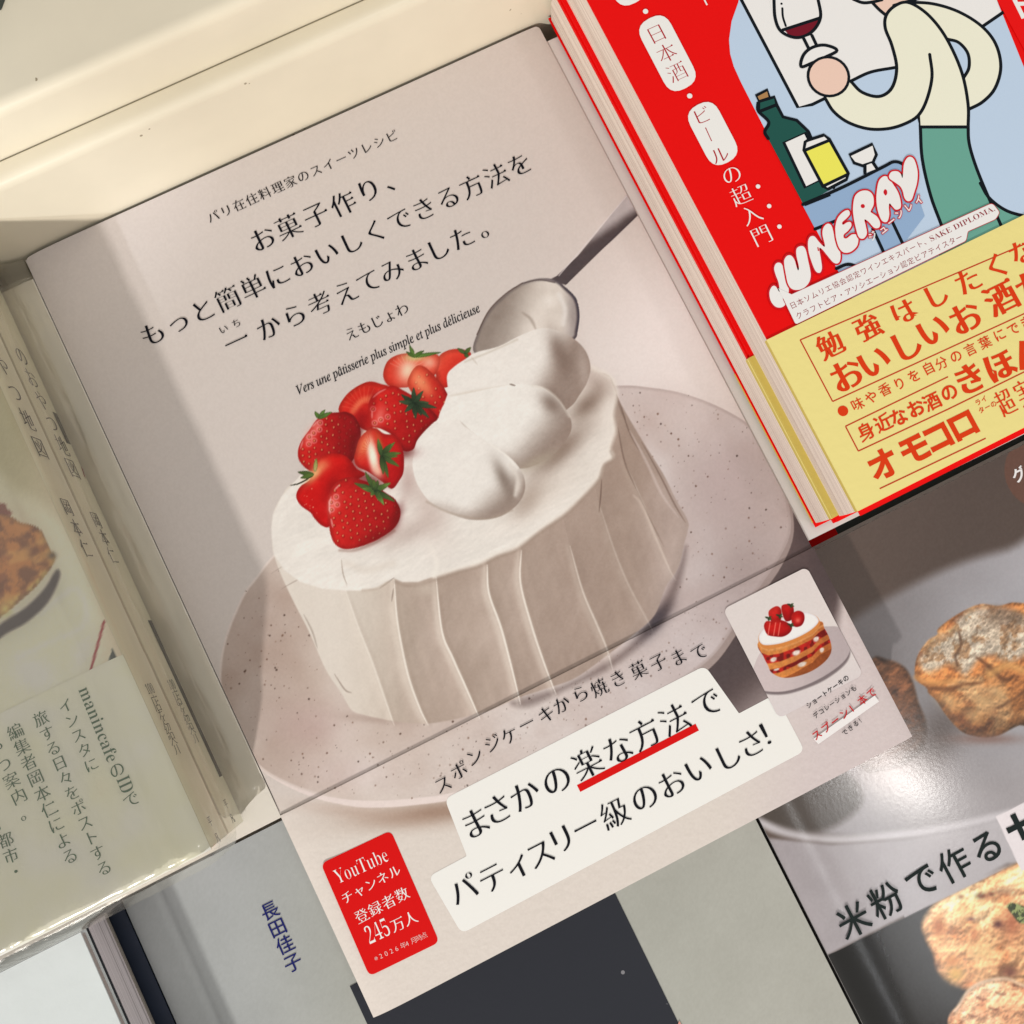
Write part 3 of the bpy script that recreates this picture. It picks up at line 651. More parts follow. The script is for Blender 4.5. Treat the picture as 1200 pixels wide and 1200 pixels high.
    P.c -= (k * .38)[:, None] * np.array([.94, 1.0, 1.02])                    # the cover's own printed contrast
    P.c += ((fbm(u, v, 2.2, 2, 77) - .5) * 7)[:, None]
    return np.clip(P.c, 0, 255)
def paint_ink(u, v): return ink(paint_cake(u, v))

book = thing('recipe_book', 'recipe book with a white strawberry cream cake on its cover, centre of the display', 'book', loc=(0, 0, TZ))
def under(o):                                       # parts are written in world coordinates, their thing's Empty stands at its base
    if o.parent and o.parent.type == 'EMPTY': o.location = -o.parent.location
    return o
zf = lambda X, Y: -0.0011 * np.exp(-((X - X0) / .0035)) - 0.0004 * np.exp(-((X1 - X) / .002)) + 0.00005 * np.sin(X * 60 + 1) * np.sin(Y * 32)
under(mesh_obj('page_block', *box(X0 + .0016, X1 - .0014, Y0 + .0016, Y1 - .0016, TZ + .0004, -0.0016), M['pages_w'], book))
under(mesh_obj('back_cover', *box(X0, X1, Y0, Y1, TZ, TZ + .0003), mat('white_card', ink((215, 205, 196)), .5), book))
under(mesh_obj('spine', *box(X0 - .0002, X0 + .0003, Y0, Y1, TZ + .0003, -0.0018), bpy.data.materials['white_card'], book))
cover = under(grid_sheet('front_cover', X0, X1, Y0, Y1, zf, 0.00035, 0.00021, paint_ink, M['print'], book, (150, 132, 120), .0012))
t = Ink(0.0)
t.run('パリ在住料理家のスイーツレシピ', [(250, 254), (459, 160)], 15, (.006, -.016, True), (30, 26, 28))
t.run('お菓子作り、', [(308, 280), (338, 266), (370, 252), (402, 239), (432, 223), (463, 209)], 31)
t.run('もっと簡単においしくできる方法を', [(179, 391), (609, 193)], 30)
t.run('一から考えてみました。', [(277, 400), (315, 384), (345, 370), (375, 356), (405, 343), (432, 330), (459, 317), (488, 304), (513, 292), (541, 279), (573, 264)], 30)
t.run('いち', [(262, 386), (277, 379)], 11.5, (.008, -.012, True))
t.run('えもじょわ', [(412, 391), (471, 363)], 16.5, (.008, -.015, True))
mi = lambda s: ''.join(chr(0x1D44E + ord(c) - 97) if c.islower() and c != 'h' else chr(0x1D434 + ord(c) - 65) if c.isupper() else c for c in s)
def bs(s):
    return ''.join(chr(0x1D41A + ord(c) - 97) if c.islower() else chr(0x1D400 + ord(c) - 65) if c.isupper() else chr(0x1D7CE + ord(c) - 48) if c.isdigit() else c for c in s)
fr = 'Vers une patisserie plus simple et plus delicieuse'
t.line(mi(fr), (350, 463), (564, 365), ITALIC, accents={fr.index('tiss') - 1: '\u02c6', fr.index('licieuse') - 1: '\u00b4'}, h=.0034)
under(t.build('title_lettering', M['ink'], cover, .00016))

OY = -0.0517
obi = under(grid_sheet('paper_band', X0 - .0002, X1 + .0002, Y0 - .0001, OY, lambda X, Y: .00046 - .0011 * np.exp(-((X - X0) / .0035)) - .0004 * np.exp(-((X1 - X) / .002)) + .00010 * sst(-.0545, OY, Y), .0004, 0.00021, paint_ink, M['obi'], book, (120, 106, 96)))  # rim darkened: the shadow line at the band's edge is in its colour
t = Ink(0.00046)
t.poly(rounded([(521, 936), (826, 782 - 2), (866, 836), (900, 818), (921, 838), (943, 880), (541, 1094), (502, 1027), (547, 1003)], [9, 9, 1, 1, 1, 9, 9, 9, 2]), (233, 226, 213))
under(t.build('label_panel', M['ink'], obi, .00006))
t = Ink(0.00046); t.poly(rounded([(376, 1012), (458, 973), (515, 1104), (433, 1144)], 8), RED)
badge = under(t.build('red_badge', M['ink'], obi, .00006))
t = Ink(0.00046)
W = (244, 232, 222)
t.line(bs('YouTube'), (396, 1036), (457, 1008), (-.030, -.010, False), W, h=.0050)
t.run('チャンネル', [(407, 1051), (462, 1021)], 15, (.006, -.014, True), W)
t.run('登録者数', [(424, 1073), (471, 1048)], 17, (.009, -.016, True), W)
t.line(bs('245'), (433, 1107), (460, 1094), (-.028, -.010, False), W, h=.0060); t.run('万人', [(466, 1083), (481, 1076)], 17, (.009, -.016, True), W)
t.run('※2026年4月時点', [(442, 1122), (497, 1096)], 8, THIN, (236, 196, 186))
under(t.build('badge_lettering', M['ink'], obi, .00010))
t = Ink(0.00046)
t.poly([(676, 920), (815, 848), (819, 856), (680, 928)], RED)
under(t.build('red_underline', M['ink'], obi, .00010))
t = Ink(0.00046)
t.run('スポンジケーキから焼き菓子まで', [(519, 919), (538, 903), (556, 887), (577, 871), (597, 862), (617, 848), (640, 837), (658, 826), (680, 813), (702, 806), (724, 795), (748, 785), (771, 776), (795, 770), (819, 764)], 21, (.009, -.016, True))
t.run('まさかの楽な方法で', [(557, 964), (583, 948), (615, 932), (652, 914), (688, 894), (724, 878), (756, 860), (790, 843), (828, 824)], 37)
t.run('パティスリー級のおいしさ！', [(543, 1042), (577, 1028), (607, 1012), (633, 1000), (658, 983), (686, 968), (720, 953), (755, 934), (787, 918), (818, 900), (852, 886), (880, 871), (904, 856)], 35)
under(t.build('slogan_lettering', M['ink'], obi, .00020))
# small photograph on the band
def paint_inset(u, v):
    P = Print(u, v, (214, 202, 193)); q = lambda pts: [(840 + x / 5, 640 + y / 5) for x, y in pts]
    P.c = mixc(P.c, (209, 196, 190), sst(770, 850, v + .3 * (u - 930)))
    P.fill(q([(205, 780), (225, 700), (270, 620), (400, 540), (560, 480), (640, 474), (720, 482), (765, 560), (782, 630), (745, 700), (640, 780), (520, 835), (400, 868), (290, 866), (240, 840)]), (120, 106, 104), aa=3)
    P.fill(q([(205, 770), (225, 690), (270, 610), (400, 540), (560, 480), (640, 474), (720, 480), (768, 560), (780, 612), (740, 680), (640, 755), (520, 815), (400, 850), (290, 850), (240, 825)]), lambda a, b, d: mixc((198, 180, 174), (176, 160, 156), sst(900, 990, a)), aa=1.5)
    sp, dk = (204, 126, 62), (140, 62, 30)
    def cake(a, b, d):
        x, y = (a - 840) * 5, (b - 640) * 5
        h = y - np.interp(x, [245, 262, 300, 370, 460, 560, 600, 672], [556, 588, 602, 592, 560, 512, 470, 430]); k = 1 - .12 * sst(300, 600, x)
        c = mixc(sp, dk, np.clip((x - 380) / 320, 0, 1) * .6); c = mixc(c, (226, 160, 96), sst(14, 0, np.abs(h / k - 8)) * .6)
        band = lambda lo, hi: sst(lo - 5, lo + 5, h / k) * (1 - sst(hi - 5, hi + 5, h / k))
        f1, f2 = band(38, 86), band(124, 150); n = fbm(a, b, 3.4, 3, 9)
        c = mixc(c, mixc((176, 34, 26), (112, 24, 20), sst(.4, .6, vnoise(a / 4, b / 4, 4))), np.clip(f1 + f2, 0, 1))
        for (ex, ey, rx, ry) in ((332, 662, 22, 20), (466, 622, 28, 22), (582, 542, 20, 22), (500, 690, 30, 20), (616, 606, 15, 20), (350, 722, 20, 9)):
            c = mixc(c, (216, 198, 182), (1 - sst(.5, 1.15, np.hypot((x - ex) / rx, (y - ey + .25 * (x - ex)) / ry / np.where(y > ey, 1.0, .62)))))
        c = mixc(c, np.array(dk) * .8, sst(.0, .0 + 6, h / k - 190) * .6)
        return c * (.86 + .28 * n)[:, None]
    P.fill(q([(245, 560), (275, 650), (300, 700), (320, 740), (380, 770), (460, 765), (560, 730), (640, 670), (672, 610), (660, 540), (630, 480), (600, 440), (420, 480)]), cake, aa=1.2)
    P.fill(q([(243, 545), (256, 505), (300, 470), (400, 420), (510, 390), (565, 400), (596, 425), (603, 462), (560, 508), (470, 556), (380, 588), (300, 600), (262, 588)]), sp, aa=1.2)
    P.fill(q([(245, 540), (258, 502), (300, 468), (400, 418), (510, 388), (562, 398), (590, 420), (594, 448), (550, 492), (470, 536), (380, 568), (300, 580), (262, 572)]), lambda a, b, d: mixc((232, 226, 220), (214, 206, 202), sst(-3, 0, d)), aa=1.2)
    berry(P, q([(305, 380), (345, 352), (372, 362), (380, 400), (370, 440), (330, 450), (308, 420)]), (216, 44, 34), (160, 14, 16), (-.7, -.7), seed=3)
    berry(P, q([(380, 350), (420, 338), (446, 350), (452, 390), (440, 430), (405, 440), (385, 400)]), (206, 30, 26), (150, 10, 14), (-.7, -.7), seed=4)
    berry(P, q([(440, 400), (475, 378), (508, 392), (514, 430), (496, 465), (460, 474), (440, 450)]), (206, 30, 24), (168, 12, 16), (-.7, -.7), seed=5); P.glow((935, 727), (3, 3), (236, 120, 96), .7)
    berry(P, q([(276, 470), (290, 440), (320, 440), (352, 430), (400, 440), (440, 470), (430, 505), (390, 530), (340, 530), (296, 518)]), (210, 34, 26), (160, 12, 14), (-.7, -.4), seed=6)
    for x in (312, 345, 372): P.stroke(q([(x, 450), (x - 12, 522)]), 1.2, (240, 130, 110), alpha=.7)
    for c in ((302, 422), (366, 408), (432, 346), (432, 462)): leaves(P, q([c])[0], q([(c[0] - 20, c[1] - 8), (c[0] + 18, c[1] - 10), (c[0] + 4, c[1] + 18), (c[0] + 22, c[1] + 8)]), 2.4, (44, 60, 34), (70, 90, 50), 5)
    P.c += ((fbm(u, v, 2, 2, 6) - .5) * 6)[:, None]
    return ink(np.clip(P.c, 0, 255))
ic = np.array([at(p, .0007) for p in ((848, 713), (945, 665), (1012, 790), (912, 843))])
ix0, ix1, iy0, iy1 = ic[[0, 3], 0].mean(), ic[[1, 2], 0].mean(), ic[[2, 3], 1].mean(), ic[[0, 1], 1].mean()
under(grid_sheet('photo_inset', ix0, ix1, iy0, iy1, lambda X, Y: 0 * X + .00070, .00004, 0.00013, paint_inset, M['ink'], obi, (206, 196, 190), .0016))
t = Ink(0.00066)
t.poly([(953, 866), (1025, 815), (1030, 822), (959, 872)], (232, 222, 214)); t.layer = 20
t.run('ショートケーキの', [(948, 826), (991, 795)], 7.2, GOTHIC_M); t.run('デコレーションも', [(956, 838), (1000, 807)], 7.2, GOTHIC_M)
t.run('スプーン1本で', [(957, 861), (1021, 812)], 11.5, GOTHIC_M, (190, 14, 22)); t.run('できる！', [(990, 858), (1009, 843)], 7.0, GOTHIC_M)
under(t.build('caption_lettering', M['ink'], obi, .00007))

# ------------------------------------------------------------------ books to the right: two red ones on a pale one
def flat(name, pts, z0, z1, m, parent):
    """a sheet or block with the outline pts (world x, y)"""
    n = len(pts); V = [(x, y, z) for z in (z0, z1) for x, y in pts]
    F = [tuple(range(n))[::-1], tuple(range(n, 2 * n))] + [(i, (i + 1) % n, n + (i + 1) % n, n + i) for i in range(n)]
    return under(mesh_obj(name, V, F, m, parent))
RX0, RX1, RY0, RY1, RTH = 0.0760, 0.2040, -0.0475, 0.1045, 0.0165
BLK, REDC, YEL, ORG = (12, 18, 24), (226, 4, 4), (228, 210, 130), (212, 56, 14)
M['red'] = mat('red_printed_cover', ink(REDC), rough=0.5, spec=0.08, bump=0.08, bscale=900)
M['yellow'] = mat('yellow_paper_band', ink(YEL), rough=0.6, spec=0.25, bump=0.18, bscale=500)
M['yellow_shaded'] = mat('shaded_yellow_band_fold', ink((200, 176, 86)), rough=0.6, spec=0.2, bump=0.2, bscale=700)  # the band's yellow again, darkened: side shade put into the colour
M['pages2'] = page_mat('worn_cream_page_edges', ink((228, 207, 190), .95), ink((168, 142, 124)), 9, 5200)
def red_book(z, label, dx, group, top):
    """z is the underside; RTH its thickness"""
    r = thing('drinks_book', label, 'book', group, (RX0 + dx, RY0, z)); zt = z + RTH
    x0, x1 = RX0 + dx, RX1 + dx
    # leaves swell a little at the fore edge
    V, F, n = [], [], 14
    for i in range(n + 1):
        s_ = i / n; bul = .0006 * math.sin(math.pi * s_)
        V += [(x0 + .0014 - bul, RY0 + .0010, z + .0008 + (RTH - .0016) * s_), (x1, RY0 + .0010, z + .0008 + (RTH - .0016) * s_), (x1, RY1 - .001, z + .0008 + (RTH - .0016) * s_), (x0 + .0014 - bul, RY1 - .001, z + .0008 + (RTH - .0016) * s_)]
    for i in range(n):
        for j in range(4): F.append((4 * i + j, 4 * i + (j + 1) % 4, 4 * i + 4 + (j + 1) % 4, 4 * i + 4 + j))
    F += [(3, 2, 1, 0), (4 * n, 4 * n + 1, 4 * n + 2, 4 * n + 3)]
    under(mesh_obj('page_block', V, F, M['pages2'], r))
    fc = flat('front_cover', [(x0, RY0), (x1, RY0), (x1, RY1), (x0, RY1)], zt - (.0005 if top else .0011), zt, M['red'], r)
    flat('back_cover', [(x0 + (.0004 if top else .0010), RY0), (x1, RY0), (x1, RY1), (x0 + (.0004 if top else .0010), RY1)], z, z + (.0010 if top else .0004), M['red'], r)
    yb = at((900, 398), .033)[1]
    ob = flat('paper_band', [(x0 - .0003, RY0 + .0012), (x1 + .0004, RY0 + .0012), (x1 + .0004, yb), (x0 - .0003, yb)], zt + .00006, zt + .0004, M['yellow'], r)
    flat('band_fold', [(x0 - .0003, RY0 + .0012), (x0 + .0006, RY0 + .0012), (x0 + .0006, yb), (x0 - .0003, yb)], zt - .0013, zt + .00006, M['yellow_shaded'], r)
    flat('band_back_flap', [(x0 + (-.0002 if top else .0008), RY0 + .0013), (x0 + .02, RY0 + .0013), (x0 + .02, yb), (x0 + (-.0002 if top else .0008), yb)], z - .00002, z + (.0012 if top else .0003), M['yellow_shaded'], r)
    return r, fc, ob
RG = 'two copies of the red drinks book'
r2, _, _ = red_book(0.0002, 'red book with a yellow band, only its page edges showing under the upper red book', 0.0, RG, False)
r1, fc, ob = red_book(0.0168, 'red illustrated drinks book with yellow paper band, on top of the right pile', 0.0, RG, True)
ZT = 0.0168 + RTH
q3 = lambda pts: [(800 + x / 3, y / 3) for x, y in pts]
t = Ink(ZT)
WH, BLU, BLU2, CRM, SKIN, TEAL, BOT = (229, 223, 214), (184, 199, 213), (142, 166, 192), (236, 229, 198), (234, 194, 172), (103, 158, 138), (32, 80, 70)
t.poly(q3([(208, -60), (195, 10), (172, 75), (163, 140), (167, 190), (180, 235), (205, 290), (465, 800), (545, 950), (600, 1062), (700, 1010), (950, 905), (1260, 765), (1330, 560), (1100, -10), (1070, -60)]), BLU)
LW = 3.9
t.poly(q3([(185, -60), (203, -6), (405, 378), (500, 346), (590, 283), (660, 250), (745, 235), (1000, 130), (1120, 48), (1085, -60)]), WH)
t.path(q3([(203, -6), (405, 378), (455, 368), (500, 346)]), LW, BLK, sm=False); t.path(q3([(590, 286), (660, 254), (745, 238)]), LW, BLK); t.path(q3([(1050, 96), (1120, 48), (1160, 20)]), LW, BLK)
# back arm
arm = q3([(790, 8), (880, 14), (970, 42), (1050, 92), (1100, 155), (1118, 235), (1098, 310), (1055, 358), (1003, 386), (990, 300), (988, 276), (1006, 240), (1004, 190), (975, 152), (932, 136), (900, 100), (850, 40)])
t.poly(arm, CRM); t.poly(q3([(930, 138), (970, 150), (1002, 188), (1006, 238), (986, 276), (965, 215)]), BLU); t.path(q3([(790, 8), (880, 14), (970, 42), (1050, 92), (1100, 155), (1118, 235), (1098, 310), (1055, 358), (1003, 386)]), LW, BLK)
t.path(q3([(930, 138), (970, 150), (1002, 188), (1006, 238), (986, 276)]), LW, BLK)
# legs
t.poly(q3([(835, 447), (1003, 447), (1006, 500), (1025, 570), (1046, 645), (1078, 697), (1140, 742), (1210, 762), (1235, 780), (900, 930), (905, 790), (872, 680), (842, 560)]), TEAL)
t.path(q3([(835, 440), (842, 560), (872, 690), (912, 800), (930, 870)]), LW, BLK); t.path(q3([(1003, 440), (1006, 500), (1025, 570), (1060, 660), (1122, 800)]), LW, BLK); t.path(q3([(1046, 645), (1078, 697), (1140, 742), (1225, 766)]), LW, BLK)
# neck and the body with the near arm
t.poly(q3([(650, -40), (665, 8), (715, 55), (745, 20), (800, 8), (780, -30)]), SKIN); t.path(q3([(600, -2), (632, 10), (665, 8), (700, 0)]), LW, BLK); t.path(q3([(665, 8), (690, 34), (714, 54)]), LW, BLK); t.path(q3([(742, 20), (790, 6), (840, -8)]), LW, BLK)
body = q3([(712, 100), (715, 55), (745, 22), (790, 9), (850, 42), (905, 102), (950, 180), (985, 270), (1003, 370), (1002, 447), (835, 447), (828, 408), (780, 436), (720, 453), (650, 453), (580, 430), (530, 392), (500, 345), (540, 330), (575, 305), (590, 286), (630, 325), (690, 340), (735, 310), (752, 240), (735, 160)])
t.poly(body, CRM)
t.path(q3([(500, 345), (530, 392), (580, 430), (650, 453), (720, 453), (780, 436), (828, 406), (858, 350), (876, 270), (868, 192)]), LW, BLK)
t.path(q3([(590, 286), (630, 325), (690, 340), (735, 310), (752, 240), (735, 160), (712, 100), (715, 55), (745, 22), (790, 9), (850, 42), (905, 102), (950, 180), (985, 270), (1003, 370), (1003, 447)]), LW, BLK)
t.path(q3([(828, 406), (835, 447), (1003, 447)]), LW, BLK, sm=False)
# glass and hand
t.poly(q3([(318, -10), (322, 60), (345, 112), (400, 133), (452, 114), (484, 62), (474, -10)]), WH, True)
t.poly(q3([(356, 106), (375, 126), (400, 133), (430, 127), (455, 110), (480, 66)]), (112, 18, 34)); t.path(q3([(320, -10), (325, 65), (347, 112), (400, 133), (452, 114), (484, 62), (474, -10)]), LW, BLK); t.path(q3([(352, 106), (482, 64)]), LW, BLK, sm=False); t.path(q3([(350, 30), (352, 60), (362, 92)]), 2.6, BLK); t.disc(q3([(347, 14)])[0], 1.4, BLK)
t.poly(q3([(423, 134), (445, 182), (474, 166), (452, 124)]), WH); t.path(q3([(425, 136), (446, 178)]), LW, BLK, sm=False); t.path(q3([(454, 126), (472, 164)]), LW, BLK, sm=False)
foot = q3([(416, 235), (424, 195), (455, 168), (500, 160), (542, 178), (500, 202), (455, 222)]); t.poly(foot, WH, True); t.path(foot, LW, BLK, closed=True)
t.disc(q3([(512, 270)])[0], 25.6, BLK); t.disc(q3([(512, 270)])[0], 22.2, SKIN)
# bottle, can, cup, table
t.poly(q3([(420, 720), (520, 680), (700, 583), (745, 570), (775, 582), (800, 615), (850, 760), (770, 865), (700, 890), (660, 800), (465, 805)]), BLU2)
t.poly(q3([(660, 800), (740, 775), (775, 862), (700, 892)]), BLU2); t.path(q3([(668, 806), (708, 892)]), LW, BLK, sm=False); t.path(q3([(735, 778), (777, 866)]), LW, BLK, sm=False); t.path(q3([(465, 806), (560, 768)]), LW, BLK, sm=False); t.path(q3([(540, 945), (580, 930), (620, 940)]), LW, BLK)
t.poly(q3([(545, 952), (590, 936), (650, 950), (600, 1062)]), BLU2)
bt = q3([(268, 358), (322, 342), (331, 372), (352, 412), (400, 424), (440, 462), (530, 660), (425, 722), (300, 488), (286, 464), (300, 430), (266, 392)])
t.poly(bt, BOT); t.path(bt[-1:] + bt[:7], LW, BLK, sm=False); t.path(q3([(300, 488), (288, 464), (302, 430), (266, 392), (264, 364)]), LW, BLK); t.path(q3([(272, 392), (328, 370)]), LW, BLK, sm=False)
ck = q3([(258, 337), (297, 317), (306, 345), (268, 358)]); t.poly(ck, (168, 124, 76)); t.path(ck, LW, BLK, closed=True, sm=False)
lb = q3([(355, 502), (430, 468), (508, 622), (430, 660)]); t.poly(lb, WH); t.path(lb, LW, BLK, closed=True, sm=False)
cn = q3([(425, 528), (430, 500), (440, 494), (496, 476), (514, 490), (582, 612), (575, 632), (510, 666), (492, 655)]); t.poly(cn, WH); t.poly(q3([(428, 530), (516, 492), (580, 614), (492, 656)]), (233, 221, 88)); t.path(cn, LW, BLK, closed=True, sm=False); t.path(q3([(428, 530), (516, 494)]), LW, BLK, sm=False); t.path(q3([(492, 656), (580, 614)]), LW, BLK, sm=False)
t.poly(q3([(424, 718), (430, 726), (520, 690), (516, 676)]), BLK)
t.path(q3([(422, 720), (560, 660), (700, 590), (742, 570), (775, 580), (800, 612)]), LW, BLK)
cp = q3([(586, 546), (666, 508), (680, 545), (668, 572), (632, 584), (602, 574)]); t.poly(cp, WH); t.path(cp, LW, BLK, closed=True, sm=False); st = q3([(640, 584), (668, 573), (682, 594), (640, 610)]); t.poly(st, WH); t.path(st[:1] + [st[3]], LW, BLK, sm=False); t.path(st[1:3], LW, BLK, sm=False)
# red frame edges on top of the picture, with the white characters
t.poly(q3([(1098, -10), (1130, -70), (1300, -70), (1330, 560), (1215, 205)]), REDC)
under(t.build('cover_illustration', M['ink'], fc, .00004))
t = Ink(ZT); t.layer = 70
PILL = (232, 226, 214)
def pill(c, L, Wd, r):
    d = np.array([0.462, 0.887]); n = np.array([d[1], -d[0]]); c = np.array(c)
    t.poly(rounded([c - d * L / 2 - n * Wd / 2, c - d * L / 2 + n * Wd / 2, c + d * L / 2 + n * Wd / 2, c + d * L / 2 - n * Wd / 2], r), PILL)
pill((782, 63), 92, 39, 18); pill((835, 157), 76, 38, 18); pill((727, -30), 76, 39, 18)
t.disc((756.3, 14), 3.1, PILL); t.disc((808, 113), 3.1, PILL)
DR = (170, 20, 34)
t.run('日本酒', [(769, 40), (793, 85)], 24, (-.006, -.024, True), DR, vert=True); t.run('ビール', [(822, 136), (830, 158), (843, 182)], 22, (-.002, -.02, True), DR, vert=True)
t.run('の超入門', [(857, 205), (868, 229), (880, 252), (892, 276)], 25, (-.002, -.022, True), PILL, vert=True)
for c in ((888, 219), (901, 242), (913, 266)): t.disc(c, 2.6, PILL)
t_ = t; t = Ink(ZT); t.layer = 70; t.run('ド', [(1197, 6), (1199, 10)], 34, GOTHIC_B, PILL, vert=True); under(t.build('edge_lettering', M['ink'], fc, .00004)); t = t_
t.run('ト', [(827, -2), (830, 4)], 22, (-.002, -.02, True), PILL, vert=True)
# bubble lettering and the speech strip
qz = lambda pts: [(895 + x / 6.316, 180 + y / 6.316) for x, y in pts]
BR = (196, 22, 34)
bubble = [[(75, 850), (92, 814), (126, 816), (150, 870), (162, 940), (182, 1000), (178, 1048), (164, 1110), (130, 1140), (85, 1135), (50, 1092), (40, 1030), (60, 986), (86, 986), (114, 1026), (108, 960), (86, 900)],
          [(150, 790), (170, 760), (200, 758), (225, 790), (240, 840), (252, 868), (258, 840), (240, 760), (240, 710), (262, 690), (290, 690), (310, 720), (325, 790), (340, 860), (345, 910), (330, 960), (290, 1000), (240, 1012), (200, 1000), (175, 960), (160, 890), (150, 830)],
          [(325, 660), (340, 620), (372, 616), (405, 655), (440, 690), (450, 680), (432, 600), (440, 550), (470, 522), (500, 540), (522, 620), (560, 720), (564, 785), (545, 815), (512, 808), (470, 760), (430, 712), (408, 705), (420, 780), (428, 850), (412, 885), (380, 870), (350, 800), (330, 730)],
          [(528, 540), (545, 480), (585, 435), (622, 422), (634, 450), (612, 480), (578, 512), (585, 530), (615, 512), (640, 512), (645, 540), (620, 575), (590, 602), (590, 626), (612, 630), (650, 602), (685, 605), (697, 640), (685, 690), (640, 730), (590, 735), (555, 700), (535, 640), (528, 590)],
          [(658, 400), (672, 320), (715, 282), (770, 280), (805, 315), (810, 380), (788, 430), (800, 445), (835, 470), (858, 515), (850, 550), (815, 552), (770, 505), (742, 492), (752, 540), (760, 595), (735, 632), (700, 620), (678, 550), (662, 470)],
          [(832, 300), (848, 210), (885, 172), (920, 182), (950, 225), (990, 290), (1010, 360), (1008, 405), (975, 418), (950, 395), (928, 372), (922, 400), (925, 460), (908, 508), (872, 500), (845, 440), (832, 370)],
          [(925, 165), (945, 138), (985, 135), (1010, 155), (1022, 185), (1028, 150), (1035, 80), (1060, 35), (1090, 30), (1115, 60), (1135, 140), (1130, 220), (1110, 290), (1090, 345), (1060, 355), (1038, 330), (1025, 280), (1005, 245), (965, 215), (930, 190)]]
for i, p in enumerate(bubble):
    t.path(qz(p), 4.0, BR, closed=True); t.poly(qz(p), WH, True)
    if i == 4: t.disc(qz([(730, 392)])[0], 2.5, BR)
    if i == 5: t.poly(qz([(882, 290), (893, 268), (908, 276), (910, 300), (897, 314)]), BR, True)
t.path(qz([(398, 700), (402, 720)]), 1.5, BR, sm=False)
for col, w in (((196, 24, 34), .10), (WH, .02)):
    t.run('ジューンレイ', [(1022, 277), (1034, 269), (1044, 260), (1053, 251), (1064, 243), (1076, 235)], 10.5, (w, w, False), col); t.layer += 1
sp = rounded(q3([(352, 1050), (1086, 716), (1112, 748), (1098, 772), (1000, 815), (994, 848), (396, 1142)]), [1, 4, 3, 3, 2, 3, 3])
t.path(sp, 1.6, (176, 40, 50), closed=True, sm=False); t.poly(sp, WH); t.poly(q3([(335, 1015), (352, 1052), (385, 1038)]), WH)
SR = (140, 34, 44)
t.run('日本ソムリエ協会認定ワインエキスパート、', [(929, 358), (1085, 283)], 8.4, GOTHIC, SR); t.line(bs('SAKE DIPLOMA,'), (1090, 284), (1166, 247), (-.012, -.004, False), SR, h=.00182)
t.run('クラフトビア・アソシエーション認定ビアテイスター', [(936, 370), (1123, 279)], 8.4, GOTHIC, SR)
under(t.build('cover_lettering', M['ink'], fc, .00004))
# band lettering
t = Ink(ZT)
LN = (190, 52, 26)
def rule(a, b, w=1.5): t.path([a, b], w, LN, sm=False, cap=False)
rule((937, 399), (1204, 285)); rule((937, 399), (975, 471)); rule((975, 471), (1204, 366)); rule((990, 500), (1110, 442)); rule((990, 500), (1005, 529)); rule((1005, 529), (1110, 480)); rule((1110, 480), (1204, 434)); rule((1030, 573), (1154, 493)) if False else rule((1030, 573), (1154, 514))
HB = (.034, -.003, True)
t.run('勉強はしたくな', [(972, 405), (1016, 384), (1058, 366), (1095, 347), (1133, 330), (1167, 312), (1196, 296)], 31, HB, ORG)
t.run('おいしいお酒が', [(991, 440), (1023, 424), (1060, 405), (1092, 387), (1130, 373), (1172, 350), (1208, 334)], 39, (.038, .002, True), ORG)
t.disc((987, 482), 6.2, ORG)
t.run('味や香りを自分の言葉にでき', [(1004, 474), (1020, 466), (1036, 457), (1053, 450), (1070, 441), (1087, 432), (1102, 426), (1119, 418), (1136, 410), (1153, 402), (1170, 393), (1186, 386), (1201, 378)], 15, GOTHIC_M, ORG)
t.run('身近なお酒の', [(1014, 506), (1034, 496), (1052, 489), (1072, 479), (1091, 471), (1111, 460)], 21, GOTHIC_B, ORG)
t.run('きほん', [(1135, 444), (1170, 429), (1203, 414)], 37, (.05, .012, True), ORG)
t.run('オモコロ', [(1034, 544), (1070, 526), (1098, 512), (1127, 498)], 37, (.04, .038, False), ORG)
t.run('ライ', [(1145, 472), (1152, 468)], 7.5, GOTHIC_M, ORG); t.run('ターの', [(1149, 481), (1156, 477.5), (1163, 474)], 7.5, GOTHIC_M, ORG)
t.run('超実', [(1177, 472), (1199, 461)], 33, (.016, -.014, True), ORG, sx=.62)
under(t.build('band_lettering', M['ink'], ob, .00043))

pale = thing('pale_book', 'off-white book lying flat under the two red books at the right', 'book', None, (0.15, 0.03, TZ))
M['pale'] = mat('off_white_card', ink((205, 196, 186)), rough=.5, bump=.05, bscale=800)
flat('front_cover', [(0.0741, -0.0498), (0.2120, -0.0508), (0.2120, 0.0995), (0.0741, 0.0995)], -.0014, -.0008, M['pale'], pale)
flat('page_block', [(0.0752, -0.0490), (0.2115, -0.0495), (0.2115, 0.0985), (0.0752, 0.0985)], TZ + .0005, -.0014, M['pages_w'], pale)
flat('back_cover', [(0.0745, -0.0498), (0.2120, -0.0503), (0.2120, 0.0995), (0.0745, 0.0995)], TZ + .0001, TZ + .0005, M['pale'], pale)

